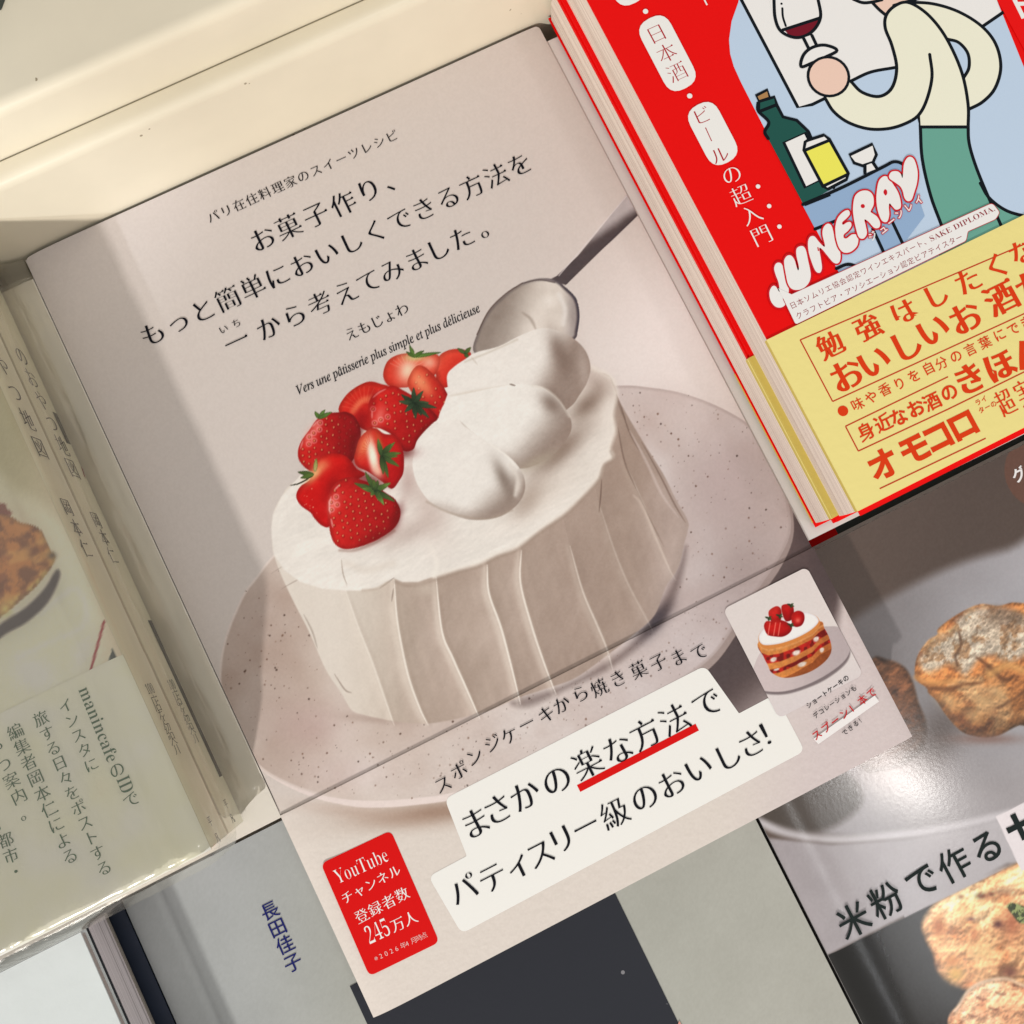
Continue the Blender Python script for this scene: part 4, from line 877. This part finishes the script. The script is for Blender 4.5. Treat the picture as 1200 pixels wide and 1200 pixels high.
# ------------------------------------------------------------------ lower tier, right: glossy muffin book on a dark green one
MZ = -0.0125
def paint_muffin(u, v):
    P = Print(u, v, (92, 80, 72))
    P.c = mixc((92, 76, 66), (78, 64, 56), sst(940, 1150, u + .3 * (v - 650)))
    # pale plate sweeping across
    P.fill([(930, 780), (1000, 725), (1060, 690), (1120, 662), (1180, 644), (1260, 628), (1300, 900), (1240, 960), (1180, 972), (1100, 985), (1040, 985), (960, 978), (880, 960), (840, 900)], lambda a, b, d: mixc(mixc((128, 122, 120), (160, 156, 156), sst(1000, 1200, a)), (150, 142, 140), sst(820, 940, b)) + ((fbm(a, b, 60, 3, 2) - .5) * 16)[:, None], aa=18)
    P.glow((1010, 800), (50, 40), (106, 100, 98), .7, -.4)
    P.fill([(860, 900), (980, 900), (1010, 940), (960, 975), (900, 965), (860, 950)], (72, 62, 54), aa=14)
    P.stroke([(880, 958), (920, 976), (975, 984), (1040, 980), (1120, 968), (1220, 944)], 9, (204, 196, 194), aa=9, alpha=.8)
    P.fill([(860, 975), (900, 982), (975, 990), (1060, 984), (1140, 970), (1240, 940), (1240, 1010), (1180, 1012), (973, 1118), (880, 1160)], lambda a, b, d: mixc((158, 148, 146), (176, 168, 166), sst(900, 1150, a)) + ((fbm(a, b, 22, 3, 5) - .5) * 10)[:, None], aa=6, sm=False)
    def crumb(base, hi, dk, s, scale=15.0, body=None):
        def f(a, b, d):
            n = fbm(a, b, scale, 5, s); w = fbm(a + 20 * n, b - 14 * n, scale * 2.2, 3, s + 9); g = fbm(a, b, 2.6, 2, s + 20)
            q = mixc(dk, base, sst(.18, .55, n)); q = mixc(q, hi, sst(.42, .78, w) * .85)
            sh = 1 + np.clip(relief(a, b, scale * 1.5, 4, s + 3, .13), -.2, .2) + np.clip(relief(a, b, scale * .45, 3, s + 5, .09), -.12, .12) + (g - .5) * .16
            if body is not None:
                (cx, cy), rx, ry = body; sh = sh * (1.10 - .42 * np.clip(((a - cx) / rx) * .35 + ((b - cy) / ry) * .9, -.4, 1))
            return np.clip(q * (sh * (.74 + .26 * sst(0, -10, d)))[:, None], 0, 250)
        return f
    # small muffin behind the band, then the sugared one
    P.fill([(1020, 775), (1040, 773), (1060, 782), (1070, 800), (1076, 822), (1086, 850), (1080, 880), (1050, 900), (1010, 900), (1000, 840)], crumb((104, 66, 42), (128, 96, 70), (56, 34, 24), 31, 14, ((1040, 840), 45, 60)), aa=5)
    P.glow((1040, 890), (46, 36), (116, 84, 74), .75, .3); P.glow((1100, 860), (26, 40), (66, 52, 46), .7, .6)
    mf = [(1073, 795), (1074, 772), (1086, 752), (1098, 744), (1100, 736), (1122, 720), (1148, 708), (1170, 710), (1190, 706), (1215, 715), (1230, 760), (1220, 850), (1195, 850), (1170, 862), (1150, 864), (1128, 858), (1110, 840), (1098, 822), (1088, 812), (1086, 806)]
    P.fill(mf, crumb((178, 112, 60), (212, 164, 112), (112, 60, 32), 51, 14, ((1150, 785), 75, 80)), aa=2.5)
    P.fill([(1078, 770), (1092, 750), (1112, 740), (1125, 722), (1150, 712), (1180, 712), (1205, 724), (1208, 760), (1180, 776), (1160, 768), (1146, 774), (1132, 790), (1112, 780), (1092, 786), (1080, 784)], lambda a, b, d: np.clip(mixc(mixc((216, 202, 178), (166, 132, 98), sst(.46, .66, fbm(a, b, 11, 4, 61))), (124, 98, 78), sst(1140, 1170, a) * sst(750, 715, b) * .8) * (.92 + np.clip(relief(a, b, 12, 4, 66, .16), -.2, .2) + .3 * (fbm(a, b, 2.4, 2, 5) - .5))[:, None], 0, 245), aa=11, alpha=.9)
    P.stroke([(1124, 742), (1126, 756), (1120, 768), (1122, 780)], 3, (92, 62, 42), aa=3, alpha=.7); P.stroke([(1144, 770), (1160, 782), (1176, 796), (1190, 792)], 6, (86, 50, 28), aa=5, alpha=.75, taper=True)
    P.stroke([(1086, 806), (1110, 808), (1130, 802), (1152, 800)], 5, (96, 54, 28), aa=5, alpha=.7, taper=True); P.stroke([(1074, 794), (1092, 800), (1120, 798)], 6, (214, 150, 84), aa=7, alpha=.7)
    P.stroke([(1160, 790), (1180, 780), (1200, 786)], 8, (216, 160, 92), aa=9, alpha=.7); P.stroke([(1110, 832), (1124, 846), (1138, 850)], 4, (110, 68, 40), aa=5, alpha=.6); P.stroke([(1170, 830), (1190, 818), (1206, 806)], 3, (84, 52, 30), aa=4, alpha=.7)
    for x, y in ((1112, 822), (1150, 820), (1170, 812), (1140, 838)): P.glow((x, y), (13, 9), (222, 184, 128), .55, .5)
    P.glow((1155, 866), (40, 6), (120, 84, 70), .7)
    # lower picture: dark ground with scones
    dark = [(973, 1118), (1194, 1010), (1260, 980), (1260, 1260), (960, 1260), (940, 1134)]
    P.fill(dark, lambda a, b, d: mixc((6, 6, 8), (34, 31, 28), sst(1000, 1060, a - .3 * (b - 1120))), sm=False)  # greyer to the right: a ceiling reflection painted into the black
    keep = P.c.copy()
    P.fill([(1092, 1062), (1110, 1050), (1150, 1030), (1194, 1010), (1260, 985), (1260, 1220), (1180, 1180), (1130, 1160), (1112, 1152), (1098, 1138), (1093, 1118), (1084, 1100), (1080, 1082)], crumb((222, 164, 114), (236, 198, 150), (190, 120, 76), 71, 21, ((1150, 1090), 120, 140)), aa=7)
    for c, r, col, al in (((1100, 1086), (8, 12), (176, 90, 44), .75), ((1116, 1126), (9, 7), (196, 116, 60), .7), ((1150, 1050), (7, 4), (92, 44, 34), .8), ((1162, 1048), (4, 3), (92, 44, 34), .8), ((1126, 1051), (4, 3), (150, 80, 60), .7), ((1138, 1077), (5, 2), (96, 60, 66), .8), ((1170, 1083), (6, 5), (70, 34, 36), .9), ((1184, 1139), (9, 6), (110, 62, 50), .85), ((1186, 1080), (12, 22), (176, 96, 66), .7), ((1120, 1142), (10, 9), (210, 166, 84), .7), ((1142, 1095), (5, 10), (190, 106, 66), .6), ((1176, 1045), (16, 5), (150, 110, 84), .6), ((1130, 1070), (7, 10), (238, 196, 140), .6), ((1150, 1115), (14, 10), (240, 206, 140), .6)): P.glow(c, r, col, al)
    P.fill([(1180, 1062), (1188, 1058), (1206, 1066), (1214, 1080), (1196, 1082), (1188, 1074)], lambda a, b, d: mixc((60, 66, 40), (150, 158, 98), sst(.45, .6, fbm(a, b, 4, 3, 8))), aa=3)
    P.fill([(1110, 1210), (1112, 1190), (1124, 1176), (1134, 1160), (1150, 1150), (1176, 1146), (1200, 1156), (1230, 1150), (1230, 1240), (1110, 1240)], crumb((206, 148, 108), (224, 178, 138), (160, 100, 70), 91, 14, ((1180, 1200), 80, 70)), aa=3)
    P.stroke([(1120, 1184), (1134, 1162), (1152, 1151), (1178, 1147), (1202, 1156)], 4, (236, 206, 172), aa=4, alpha=.6)
    for x, y in ((1150, 1170), (1164, 1182), (1172, 1164), (1140, 1190)): P.stroke([(x - 6, y - 2), (x, y + 1), (x + 7, y + 1)], 3, (120, 70, 54), aa=3, alpha=.6, taper=True)
    over = sst(-1.5, 1.5, (1118 - v) + (1010 - 1118) / (1194 - 973) * (u - 973)); far = (u > 960)
    kk = (over > 0) & far & (v < 1120) & (v > 1005) & (u > 1060)
    up = mixc((158, 148, 146), (176, 168, 166), sst(900, 1150, u)); P.c = np.where(kk[:, None], mixc(P.c, up, over * sst(1075, 1085, u) * 0 + over * sst(1000, 1030, v)), P.c)
    # white title panel and the brown roundel
    P.fill([(1167, 957), (1230, 926), (1262, 992), (1197, 1021)], (226, 214, 210), sm=False)
    P.fill([(1222 + 45 * math.cos(a), 551 + 45 * math.sin(a)) for a in np.linspace(0, 2 * math.pi, 40, False)], (96, 64, 50), sm=False)
    P.c += ((fbm(u, v, 2.0, 2, 8) - .5) * 7)[:, None]
    return ink(np.clip(P.c, 0, 255), 1.04)
muf = thing('baking_book', 'glossy baking book with muffins and scones on the cover, lower right corner', 'book', None, (0.11, -0.15, MZ - .012))
MX0, MX1, MYT, MYB = 0.0326, 0.1804, at((1000, 622), MZ)[1], -0.2600
mzf = lambda X, Y: MZ - .0011 * np.exp(-((X - MX0) / .0022)) - .00005 * np.exp(-((X - MX0 - .0095) / .0020) ** 2) + .00008 * np.sin(X * 95 + .6) + .00005 * np.sin(Y * 70 + X * 40)
mc = under(grid_sheet('front_cover', MX0, MX1, MYB, MYT, mzf, .0005, .00029, paint_muffin, M['gloss'], muf, (168, 160, 152), .001))
flat('page_block', [(MX0 + .0012, MYB + .001), (MX1 - .001, MYB + .001), (MX1 - .001, MYT - .0012), (MX0 + .0012, MYT - .0012)], MZ - .0115, MZ - .0018, M['pages_w'], muf)
flat('spine', [(MX0 - .0001, MYB), (MX0 + .0007, MYB), (MX0 + .0007, MYT), (MX0 - .0001, MYT)], MZ - .0117, MZ - .0013, mat('grey_spine_laminate', ink((128, 122, 116)), .3, .5), muf)
flat('back_cover', [(MX0, MYB), (MX1, MYB), (MX1, MYT), (MX0, MYT)], MZ - .0121, MZ - .0117, M['pale'], muf)
t = Ink(MZ + .0001); DK = (28, 36, 34)
t.run('米粉で作る', [(1000, 1078), (1038, 1055), (1080, 1032), (1118, 1013), (1156, 992)], 39, (.014, .012, False), DK)
under(t.build('title_lettering', M['ink'], mc, .00010)); t = Ink(MZ + .0001)
t.run('サ', [(1206, 971), (1210, 969)], 54, (.02, .018, False), DK); under(t.build('panel_lettering', M['ink'], mc, .00010)); t = Ink(MZ + .0001)
t.run('グ', [(1194, 556), (1196, 555)], 17, GOTHIC_B, (226, 222, 216))
under(t.build('roundel_lettering', M['ink'], mc, .00010))
gb = thing('green_book', 'dark green book mostly hidden under the muffin book, a red corner showing', 'book', None, (0.12, -0.12, LZ))
M['dgreen'] = mat('dark_green_cover', ink((46, 54, 50)), .5)
flat('front_cover', [(0.0775, -0.2), (0.2, -0.2), (0.2, -0.0512), (0.0775, -0.0512)], -.0262, -.0256, M['dgreen'], gb)
flat('page_block', [(0.079, -0.199), (0.199, -0.199), (0.199, -0.0522), (0.079, -0.0522)], LZ + .0004, -.0262, M['pages_w'], gb)
flat('back_cover', [(0.0775, -0.2), (0.2, -0.2), (0.2, -0.0512), (0.0775, -0.0512)], LZ + .0001, LZ + .0004, M['dgreen'], gb)
flat('red_corner', [(0.0780, -0.062), (0.0905, -0.062), (0.0905, -0.0515), (0.0780, -0.0515)], -.0256, -.0250, M['red'], gb)

# ------------------------------------------------------------------ left pile: two film-wrapped guide books, spines to the right
LX0, LX1, LY0, LY1, LTH = -0.2105, -0.0825, -0.0488, 0.1030, 0.0150
def paint_guide(u, v):
    P = Print(u, v, (196, 183, 160))
    P.c = mixc(P.c, (170, 160, 128), sst(90, -10, u + .15 * (v - 600)) * sst(760, 560, v))
    P.fill([(-30, 560), (20, 575), (62, 600), (96, 650), (118, 720), (122, 780), (90, 810), (0, 850), (-60, 860)], (206, 200, 180), aa=26, alpha=.7)
    P.stroke([(-10, 700), (40, 720), (88, 690), (100, 730), (60, 752), (20, 770)], 6, (214, 210, 190), aa=9, alpha=.6); P.glow((40, 790), (26, 18), (222, 218, 200), .6, .4); P.glow((96, 765), (10, 22), (220, 214, 196), .5, .3)
    P.fill([(-40, 770), (0, 732), (30, 712), (52, 690), (66, 668), (70, 676), (56, 706), (30, 730), (0, 748), (-40, 790)], (62, 52, 58), aa=5)
    P.fill([(-60, 600), (0, 590), (8, 596), (14, 602), (0, 606), (-60, 610)], (120, 60, 48), aa=3)
    def pie(a, b, d):
        n, w = fbm(a, b, 14, 5, 13), fbm(a * .6 + b * .4, b, 26, 3, 19)
        q = mixc((122, 70, 36), (186, 124, 62), sst(.32, .6, n)); q = mixc(q, (206, 160, 92), sst(.52, .7, w) * .7); q = mixc(q, (204, 186, 110), sst(-12, -2, d) * sst(640, 680, b) * .7 * sst(.4, .6, n))
        q = mixc(q, (112, 56, 40), sst(.5, .6, fbm(a * .5 + b, a - b * .5, 20, 3, 29)) * .5 * sst(630, 670, b)); return q * (.82 + .18 * sst(0, -6, d))[:, None]
    P.fill([(-40, 612), (0, 603), (14, 606), (24, 612), (40, 616), (50, 624), (54, 634), (60, 645), (65, 652), (62, 662), (52, 676), (40, 690), (24, 704), (10, 716), (-10, 730), (-40, 740)], pie, aa=2)
    P.glow((61, 651), (5, 4), (70, 58, 52), .8); P.glow((6, 714), (7, 8), (214, 196, 120), .8)
    P.stroke([(122, 728), (116, 750), (105, 790)], 3.2, (140, 44, 50), aa=1.6, sm=True); P.fill([(132, 758), (140, 776), (126, 779)], (40, 52, 52), sm=False)
    P.c += ((fbm(u, v, 2.2, 2, 3) - .5) * 8)[:, None]
    return ink(np.clip(P.c, 0, 255), .72)
M['spine'] = mat('cream_printed_spine', ink((236, 218, 192), .95), .5, .3, bump=.05)
def film_mat():
    m = bpy.data.materials.new('clear_wrapping_film'); m.use_nodes = True; nt = m.node_tree; nt.nodes.clear()
    out = nt.nodes.new('ShaderNodeOutputMaterial'); tr = nt.nodes.new('ShaderNodeBsdfTransparent'); gl = nt.nodes.new('ShaderNodeBsdfGlossy'); di = nt.nodes.new('ShaderNodeBsdfDiffuse')
    tr.inputs[0].default_value = (.98, .97, .93, 1); gl.inputs['Roughness'].default_value = .16; gl.inputs[0].default_value = (1, 1, .97, 1); di.inputs[0].default_value = (.72, .68, .60, 1)
    tc = nt.nodes.new('ShaderNodeTexCoord'); mp = nt.nodes.new('ShaderNodeMapping'); mp.inputs['Scale'].default_value = (48, 20, 48); mp.inputs['Rotation'].default_value = (0, 0, .35)
    n = nt.nodes.new('ShaderNodeTexNoise'); n.inputs['Scale'].default_value = 1.0; n.inputs['Detail'].default_value = 3; n.inputs['Distortion'].default_value = 1.6
    bp = nt.nodes.new('ShaderNodeBump'); bp.inputs['Strength'].default_value = .42; bp.inputs['Distance'].default_value = .002
    nt.links.new(tc.outputs['Object'], mp.inputs[0]); nt.links.new(mp.outputs[0], n.inputs['Vector']); nt.links.new(n.outputs['Fac'], bp.inputs['Height']); nt.links.new(bp.outputs[0], gl.inputs['Normal'])
    fr_ = nt.nodes.new('ShaderNodeFresnel'); fr_.inputs[0].default_value = 1.48; nt.links.new(bp.outputs[0], fr_.inputs['Normal'])
    a = nt.nodes.new('ShaderNodeMixShader'); a.inputs[0].default_value = .10; b = nt.nodes.new('ShaderNodeMixShader')
    nt.links.new(tr.outputs[0], a.inputs[1]); nt.links.new(di.outputs[0], a.inputs[2]); nt.links.new(fr_.outputs[0], b.inputs[0]); nt.links.new(a.outputs[0], b.inputs[1]); nt.links.new(gl.outputs[0], b.inputs[2]); nt.links.new(b.outputs[0], out.inputs[0])
    return m
M['film'] = film_mat()
def film_sheet(name, prof, parent, seed, amp, y0, y1, front=None, ny=150):
    """wrapping film: a cross-section (x, z) drawn along y, creased, with its front end tucked down"""
    P = np.asarray(prof, float); seg = np.concatenate([[0], np.cumsum(np.linalg.norm(np.diff(P, axis=0), axis=1))])
    sN = 130; s_ = np.linspace(0, seg[-1], sN); X = np.interp(s_, seg, P[:, 0]); Z = np.interp(s_, seg, P[:, 1])
    for _ in range(3): X[1:-1] = (X[:-2] + 2 * X[1:-1] + X[2:]) / 4; Z[1:-1] = (Z[:-2] + 2 * Z[1:-1] + Z[2:]) / 4
    tx, tz = np.gradient(X), np.gradient(Z); L = np.hypot(tx, tz); nx, nz = -tz / L, tx / L
    if nz.mean() < 0: nx, nz = -nx, -nz
    Y = np.linspace(y0, y1, ny); SS, YY = np.meshgrid(s_, Y)
    w = fbm(SS * 1000 + 40, YY * 1000 + 400, 9.0, 3, seed) + .9 * np.abs(fbm(SS * 2600 + 40, YY * 320 + 400, 7.0, 3, seed + 5) - .5); w = (w - w.mean()) * amp
    V = np.stack([X[None] + nx * w, YY, Z[None] + nz * w], -1)
    if front is not None:                                            # tuck the end over the front edge
        k = np.clip((front - YY) / (front - y0), 0, 1); V[..., 2] -= .012 * k ** 2.2; V[..., 0] -= .006 * k ** 2 * np.clip((V[..., 0] + .1) / .02, 0, 1)
    idx = np.arange(ny * sN).reshape(ny, sN); F = np.stack([idx[:-1, :-1], idx[:-1, 1:], idx[1:, 1:], idx[1:, :-1]], -1).reshape(-1, 4)
    o = mesh_obj(name, V.reshape(-1, 3), F, M['film'], parent, smooth=True)
    return under(o)
LG = 'two film-wrapped copies of the sweets guide'
def guide(z, label, top):
    r = thing('guide_book', label, 'book', LG, (LX0, LY0, z)); zt = z + LTH
    under(mesh_obj('page_block', *box(LX0 + .001, LX1 - .0012, LY0 + .0012, LY1 - .001, z + .0006, zt - .0006), M['pages_w'], r))
    gz = lambda X, Y: zt - .0012 * np.exp(-((LX1 - X) / .0016)) - .0004 * np.exp(-((X - LX1 + .0075) / .0012) ** 2)
    fc_ = under(grid_sheet('front_cover', LX0, LX1 - .0001, LY0, LY1, gz, .0004, .0004 if top else .004, paint_guide, M['print'], r, (206, 192, 166)))
    sp_ = flat('spine', [(LX1 - .0006, LY0), (LX1, LY0 + .0003), (LX1, LY1), (LX1 - .0006, LY1)], z + .0002, zt - .0014, M['spine'], r)
    flat('back_cover', [(LX0, LY0), (LX1 - .0007, LY0), (LX1 - .0007, LY1), (LX0, LY1)], z + .0001, z + .0004, M['spine'], r)
    yb = -.0030
    if top:
        ob_ = under(grid_sheet('paper_band', LX0, LX1 + .0002, LY0 - .0002, yb, lambda X, Y: gz(X, Y) + .0003, .00025, .0008, lambda u, v: ink(np.clip(np.full((len(u), 3), (216., 198., 178.)) + ((fbm(u, v, 40, 3, 9) - .5) * 16)[:, None], 0, 255), .72), M['print'], r, (190, 176, 146)))
        t = Ink(zt + .0003); G = (34, 84, 54); V_ = dict(vert=True)
        # the Latin name runs down the column on its side
        A, B = np.array(t.pt((96, 806))), np.array(t.pt((131, 893))); nm = bs('manincafe'); adv = [advance(c) for c in nm]; sc = np.linalg.norm(B - A) / sum(adv); d = (B - A) / np.linalg.norm(B - A); x = 0
        for c, a in zip(nm, adv): t.glyph(c, A + d * x * sc, sc, math.atan2(d[1], d[0]), (-.016, -.004, False), G, 1, (0, .22)); x += a
        GS = (.004, -.014, True)
        t.run('の', [(137, 902), (139, 905)], 20, GS, G, True); t.run('で', [(154, 937), (156, 940)], 20, GS, G, True)
        A = np.array(t.pt((143, 910))); B = np.array(t.pt((152, 928))); nm = bs('ID'); adv = [advance(c) for c in nm]; sc = np.linalg.norm(B - A) / sum(adv); x = 0
        for c, a in zip(nm, adv): t.glyph(c, A + d * x * sc, sc * 1.25, math.atan2(d[1], d[0]), (-.016, -.004, False), G, .8, (0, .32)); x += a
        t.run('インスタに', [(77, 827), (107, 896)], 18, GS, G, True); t.run('旅する日々をポストする', [(48, 842), (122, 1017)], 19, GS, G, True)
        t.run('編集者岡本仁による', [(18, 857), (82, 1003)], 20, GS, G, True); t.run('やつ案内。', [(-4, 878), (31, 951)], 20, GS, G, True); t.run('3都市・', [(1, 966), (19, 1021)], 19, GS, G, True)
        under(t.build('band_lettering', M['ink'], ob_, .00012))
    t = Ink(x=LX1 + .00012); zc = z + .0072; dk = (26, 26, 24); kw = dict(vert=True, em=.0062, zfix=zc)
    if top: names, nm2, shop, pub = [(-6, 376), (62, 530)], [(94, 598), (114, 645)], [(181, 806), (210, 872)], [(249, 960), (258, 979)]
    else: names, nm2, shop, pub = [(11, 409), (83, 548)], [(112, 609), (133, 651)], [(202, 802), (230, 860)], [(270, 938), (278, 954)]
    t.run('のおやつ地図', names, 1, (.004, -.018, True), dk, **kw); kw['em'] = .0050; t.run('岡本仁', nm2, 1, (.004, -.018, True), dk, **kw)
    kw['em'] = .0046; t.run('百店を紹介'.replace('百', ' '), shop, 1, (.004, -.018, True), (84, 90, 76), **kw); kw['em'] = .0026; t.run('平凡', pub, 1, (.004, -.01, True), dk, **kw)
    y0_ = atx(shop[0], LX1)[0]
    for i, c in enumerate(bs('100')): t.glyph(c, (y0_, zc + .0016 - i * .0016), .0034, -math.pi / 2, (-.02, -.005, False), (84, 90, 76), .9, (.25, .35))
    yl = [atx(p, LX1)[0] for p in ((205, 778), (267, 905), (64, 484), (82, 521))]
    t.layer = 1; under(t.build('spine_lettering', M['ink'], sp_, 0.0)); t = Ink(x=LX1 + .00012)
    if not top:
        for a, b in ((yl[0] + .012, yl[1]), (yl[2], yl[3])): t.add(np.array([(a, z + .0005), (b, z + .0005), (b, z + .0030), (a, z + .0030)]), [(0, 1, 2, 3)], (22, 28, 34))
        t.add(np.array([(yl[3] - .006, z + .0004), (yl[3] - .009, z + .0014), (yl[3] - .0098, z + .0012), (yl[3] - .007, z + .0002)]), [(0, 1, 2, 3)], (150, 40, 44))
        t.layer = 1; under(t.build('spine_bars', M['ink'], sp_, 0.0))
    flat('band_spine', [(LX1, LY0), (LX1 + .00008, LY0), (LX1 + .00008, yb), (LX1, yb)], z + .0002, zt - .0013, M['spine'], r)
    if top: prof = [(LX0, zt + .0008), (-.100, zt + .0009), (-.0850, zt + .0008), (-.0826, zt + .0002), (-.0812, zt - .0016), (-.0810, z + .006), (-.0808, z + .0012), (-.0800, z)]
    else: prof = [(-.0838, zt + .0002), (-.0815, zt - .001), (-.0805, z + .007), (-.0796, z + .0028), (-.0780, z + .0006), (-.0758, z - .0002), (-.0743, z - .0007)]
    film_sheet('wrapping_film', prof, r, 7 if top else 19, .00042 if top else .0007, LY0 - (.0042 if top else .0005), LY1 + .001, LY0 + .0015 if top else LY0 + .006)
    return r
guide(.0001, 'film-wrapped guide book lying under the upper one, its spine with a black bar', False)
guide(.0152, 'film-wrapped guide book with pastry cover and green lettering, on top of the left pile', True)
pb = thing('card_book', 'grey-beige book lying flat under the two film-wrapped guide books at the left', 'book', None, (-0.15, 0.03, TZ))
M['greybeige'] = mat('grey_beige_card', ink((206, 196, 180), .9), .5, bump=.05)
flat('front_cover', [(-.2150, -.0526), (-.0742, -.0522), (-.0742, .0985), (-.2150, .0985)], -.0014, -.0008, M['greybeige'], pb)
flat('page_block', [(-.2140, -.0516), (-.0756, -.0512), (-.0756, .0975), (-.2140, .0975)], TZ + .0005, -.0014, M['pages_w'], pb)
flat('back_cover', [(-.2150, -.0522), (-.0748, -.0522), (-.0748, .0985), (-.2150, .0985)], TZ + .0001, TZ + .0005, M['greybeige'], pb)

# ------------------------------------------------------------------ lower tier, left and middle
GZ = -0.0130
def paint_grey(u, v):
    P = Print(u, v, (166, 164, 150)); P.c = mixc(P.c, (174, 170, 156), sst(600, 1000, u)); P.c = mixc(P.c, (168, 168, 162), sst(500, 250, u))
    P.c += ((fbm(u, v, 60, 3, 5) - .5) * 10)[:, None] + ((fbm(u, v, 2.2, 2, 6) - .5) * 8)[:, None]
    return ink(P.c, 1.10)
gr = thing('grey_book', 'grey hardback with a dark navy panel and navy vertical lettering, below the recipe book', 'book', None, (-0.05, -0.15, LZ))
gx0, gx1, gy0, gy1 = -.1222, .0316, -.27, -.0540
gzf = lambda X, Y: GZ - .0008 * np.exp(-((X - gx0) / .0015)) - .0005 * np.exp(-((X - gx0 - .0095) / .0010) ** 2)
gc = under(grid_sheet('front_cover', gx0, gx1, gy0, gy1, gzf, .0018, .0005, paint_grey, mat('grey_cloth_cover', attr=True, rough=.5, spec=.35, bump=.06, bscale=1200), gr, (40, 42, 44)))
flat('page_block', [(gx0 + .002, gy0 + .003), (gx1 - .003, gy0 + .003), (gx1 - .003, gy1 - .003), (gx0 + .002, gy1 - .003)], LZ + .0018, GZ - .0018, M['pages_w'], gr)
flat('spine', [(gx0, gy0), (gx0 + .0016, gy0), (gx0 + .0016, gy1), (gx0, gy1)], LZ + .0001, GZ - .0026, mat('dark_spine_cloth', ink((52, 54, 56)), .6), gr)
flat('back_cover', [(gx0 + .0018, gy0), (gx1, gy0), (gx1, gy1), (gx0 + .0018, gy1)], LZ + .0001, LZ + .0017, M['greybeige'], gr)
flat('navy_panel', [(-.0795, -.255), (-.0094, -.255), (-.0094, -.0985), (-.0795, -.0985)], GZ + .00006, GZ + .00014, mat('navy_printed_panel', ink((42, 43, 48)), .42, .15, bump=.06, bscale=900), gr)
add_specks(bpy.data.materials['navy_printed_panel'], 240, .60, (.22, .22, .24))
t = Ink(GZ + .0001); t.run('長田佳子', [(316, 1067), (325, 1087), (334, 1107), (343, 1128)], 22, (.013, .009, False), (28, 32, 92), vert=True)
under(t.build('name_lettering', M['ink'], gc, .00004))
t = Ink(GZ + .0002)
t.poly([(796, 1196), (815, 1230), (780, 1240)], (206, 150, 130)); under(t.build('pink_mark', M['ink'], gr, .00004))

WX, WY1 = -.1256, -.0545
wb = thing('white_book', 'thin glossy pale bluish white book on top of the lower left pile', 'book', None, (-.17, -.15, .0015))
M['white'] = mat('bluish_white_laminate', ink((206, 209, 202)), rough=.2, spec=.5, bump=.5, bscale=110, coat=.6, vary=.10)
flat('front_cover', [(WX - .11, -.26), (WX, -.26), (WX, WY1), (WX - .11, WY1)], .0046, .0050, M['white'], wb)
flat('page_block', [(WX - .11, -.259), (WX - .0004, -.259), (WX - .0004, WY1 - .0008), (WX - .11, WY1 - .0008)], .0022, .0046, mat('grey_brown_edges', ink((160, 148, 138)), .7, .2, bump=.1), wb)
flat('back_cover', [(WX - .11, -.26), (WX, -.26), (WX, WY1), (WX - .11, WY1)], .0018, .0022, M['white'], wb)
kb = thing('black_cover_book', 'black covered book with pale page edges, under the thin white book', 'book', None, (-.17, -.15, -.0108))
M['black'] = mat('black_cover', ink((26, 28, 32)), .4)
flat('front_cover', [(WX - .112, -.262), (WX + .0001, -.262), (WX + .0001, WY1 + .0005), (WX - .112, WY1 + .0005)], .0008, .0017, M['black'], kb)
flat('page_block', [(WX - .111, -.261), (WX - .0003, -.261), (WX - .0003, WY1 - .0004), (WX - .111, WY1 - .0004)], -.0098, .0008, M['pages_w'], kb)
flat('back_cover', [(WX - .112, -.262), (WX + .0001, -.262), (WX + .0001, WY1), (WX - .112, WY1)], -.0106, -.0098, mat('taupe_cover', ink((128, 120, 108)), .5), kb)
nb = thing('navy_book', 'mottled dark navy book at the bottom of the lower left pile', 'book', None, (-.17, -.15, LZ))
M['mottle'] = mat('mottled_navy_cover', ink((36, 42, 54)), .45, vary=.5)
flat('front_cover', [(WX - .112, -.262), (-.1226, -.262), (-.1226, WY1 + .0008), (WX - .112, WY1 + .0008)], -.0145, -.0138, M['mottle'], nb)
flat('page_block', [(WX - .111, -.261), (-.1234, -.261), (-.1234, WY1), (WX - .111, WY1)], LZ + .0006, -.0145, M['pages_w'], nb)
flat('back_cover', [(WX - .112, -.262), (-.1226, -.262), (-.1226, WY1), (WX - .112, WY1)], LZ + .0001, LZ + .0006, M['mottle'], nb)
# something dark on the ledge behind
db = thing('dark_box', 'dark green box end just showing on the ledge at the top left corner', 'box', None, (-.09, .17, .0463))
c_ = at((9, 1), .0465)
flat('carton', [(c_[0] - .09, c_[1] + .0004), (c_[0] - .002, c_[1] - .0012), (c_[0], c_[1] + .001), (c_[0] + .003, c_[1] + .09), (c_[0] - .09, c_[1] + .09)], .0464, .080, M['dgreen'], db)
flat('lid', [(c_[0] - .09, c_[1] + .001), (c_[0] - .002, c_[1] - .0006), (c_[0] + .003, c_[1] + .09), (c_[0] - .09, c_[1] + .09)], .0801, .084, M['dgreen'], db)
